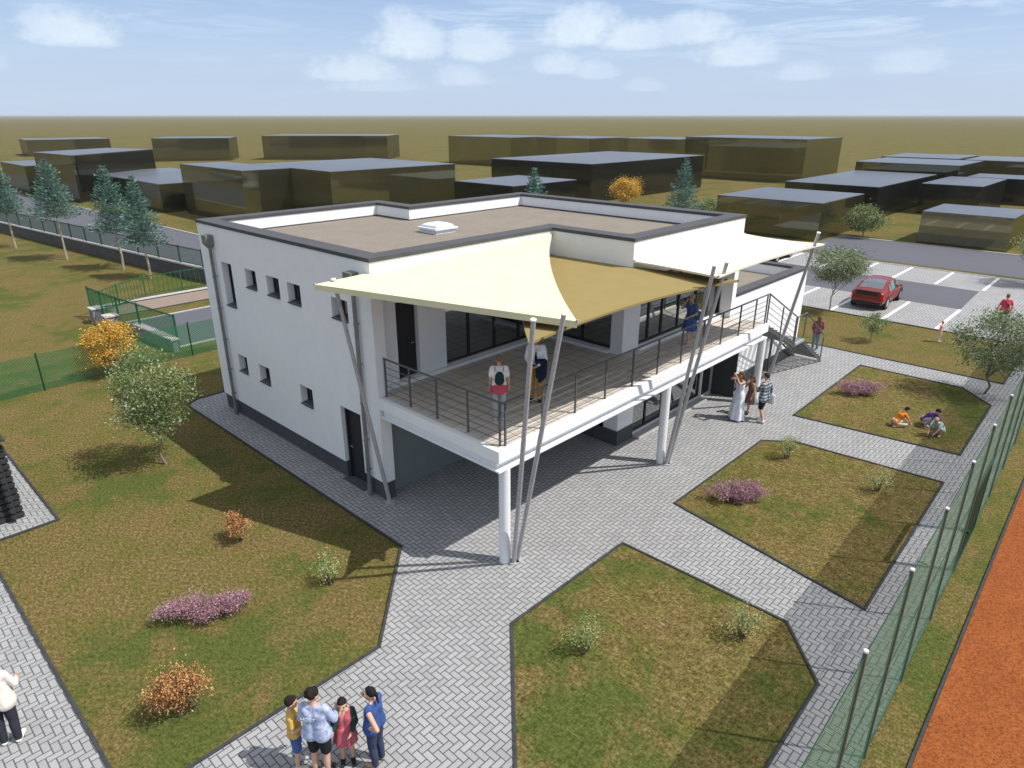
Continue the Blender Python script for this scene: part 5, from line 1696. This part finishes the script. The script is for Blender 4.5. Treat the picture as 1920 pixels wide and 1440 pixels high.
# --- three children sitting on the far lawn
CROUCH = dict(pelvis=(0, -.06, .20), chest=(0, .16, .52), neck=(0, .28, .66), head=(0, .38, .76), shoL=(-.16, .24, .60), shoR=(.16, .24, .60),
              elbL=(-.20, .40, .38), elbR=(.20, .40, .38), wriL=(-.14, .56, .18), wriR=(.12, .58, .16), hipL=(-.10, -.05, .18), hipR=(.10, -.05, .18),
              kneL=(-.17, .34, .13), kneR=(.17, .34, .13), ankL=(-.12, -.04, .07), ankR=(.12, -.04, .07), footL=(-.12, -.20, .05), footR=(.12, -.20, .05))
SQUAT = dict(pelvis=(0, -.14, .26), chest=(0, .10, .56), neck=(0, .24, .68), head=(0, .34, .77), shoL=(-.16, .19, .63), shoR=(.16, .19, .63),
             elbL=(-.19, .36, .42), elbR=(.19, .36, .42), wriL=(-.12, .50, .22), wriR=(.12, .52, .20), hipL=(-.10, -.12, .24), hipR=(.10, -.12, .24),
             kneL=(-.17, .24, .44), kneR=(.17, .24, .44), ankL=(-.13, .04, .07), ankR=(.13, .04, .07), footL=(-.15, .20, .035), footR=(.15, .20, .035))
G3 = 'children playing on the lawn'
person('child in an orange T-shirt kneeling on the lawn', (15.05, -8.78, .022), RIGHT + 5, 1.36, CROUCH, kid=True, hair=((.035, .022, .02), 'short'), top=((.72, .24, .035), 'short', -.02), legs=((.62, .56, .50), 'long'), shoes=(.6, .6, .6), group=G3, head_tilt=R(-28))
person('child in a purple top and pale jeans squatting behind the other two on the lawn', (15.85, -9.55, .022), TOW + 25, 1.40, SQUAT, kid=True, hair=((.03, .02, .022), 'short'), top=((.12, .07, .24), 'long', -.02), legs=((.42, .45, .52), 'long'), shoes=(.6, .6, .6), group=G3, head_tilt=R(-30))
person('fair-haired child in a green and white top bent over on the lawn', (15.22, -10.02, .022), LEFT + 30, 1.36, SQUAT, kid=True, hair=((.40, .26, .16), 'short'), top=((.50, .64, .52), 'short', -.05), legs=((.58, .57, .64), 'short'), shoes=(.4, .3, .3), group=G3, head_tilt=R(-35))

# ================================================================== HAZE
hm = bpy.data.materials.new('haze'); hm.use_nodes = True
hq = NT(hm.node_tree); hq.n.clear()
ho = hq.new('ShaderNodeOutputMaterial')
hv = hq.new('ShaderNodeVolumePrincipled', {'Color': (0.80, 0.84, 0.90), 'Density': 0.00013, 'Anisotropy': 0.0})
hq.l.new(hv.outputs[0], ho.inputs['Volume'])
tag(MB().box(-S * 1.02, -S * 1.02, -1.0, S * 1.02, S * 1.02, 10.6).build('haze', hm, None), kind='stuff')
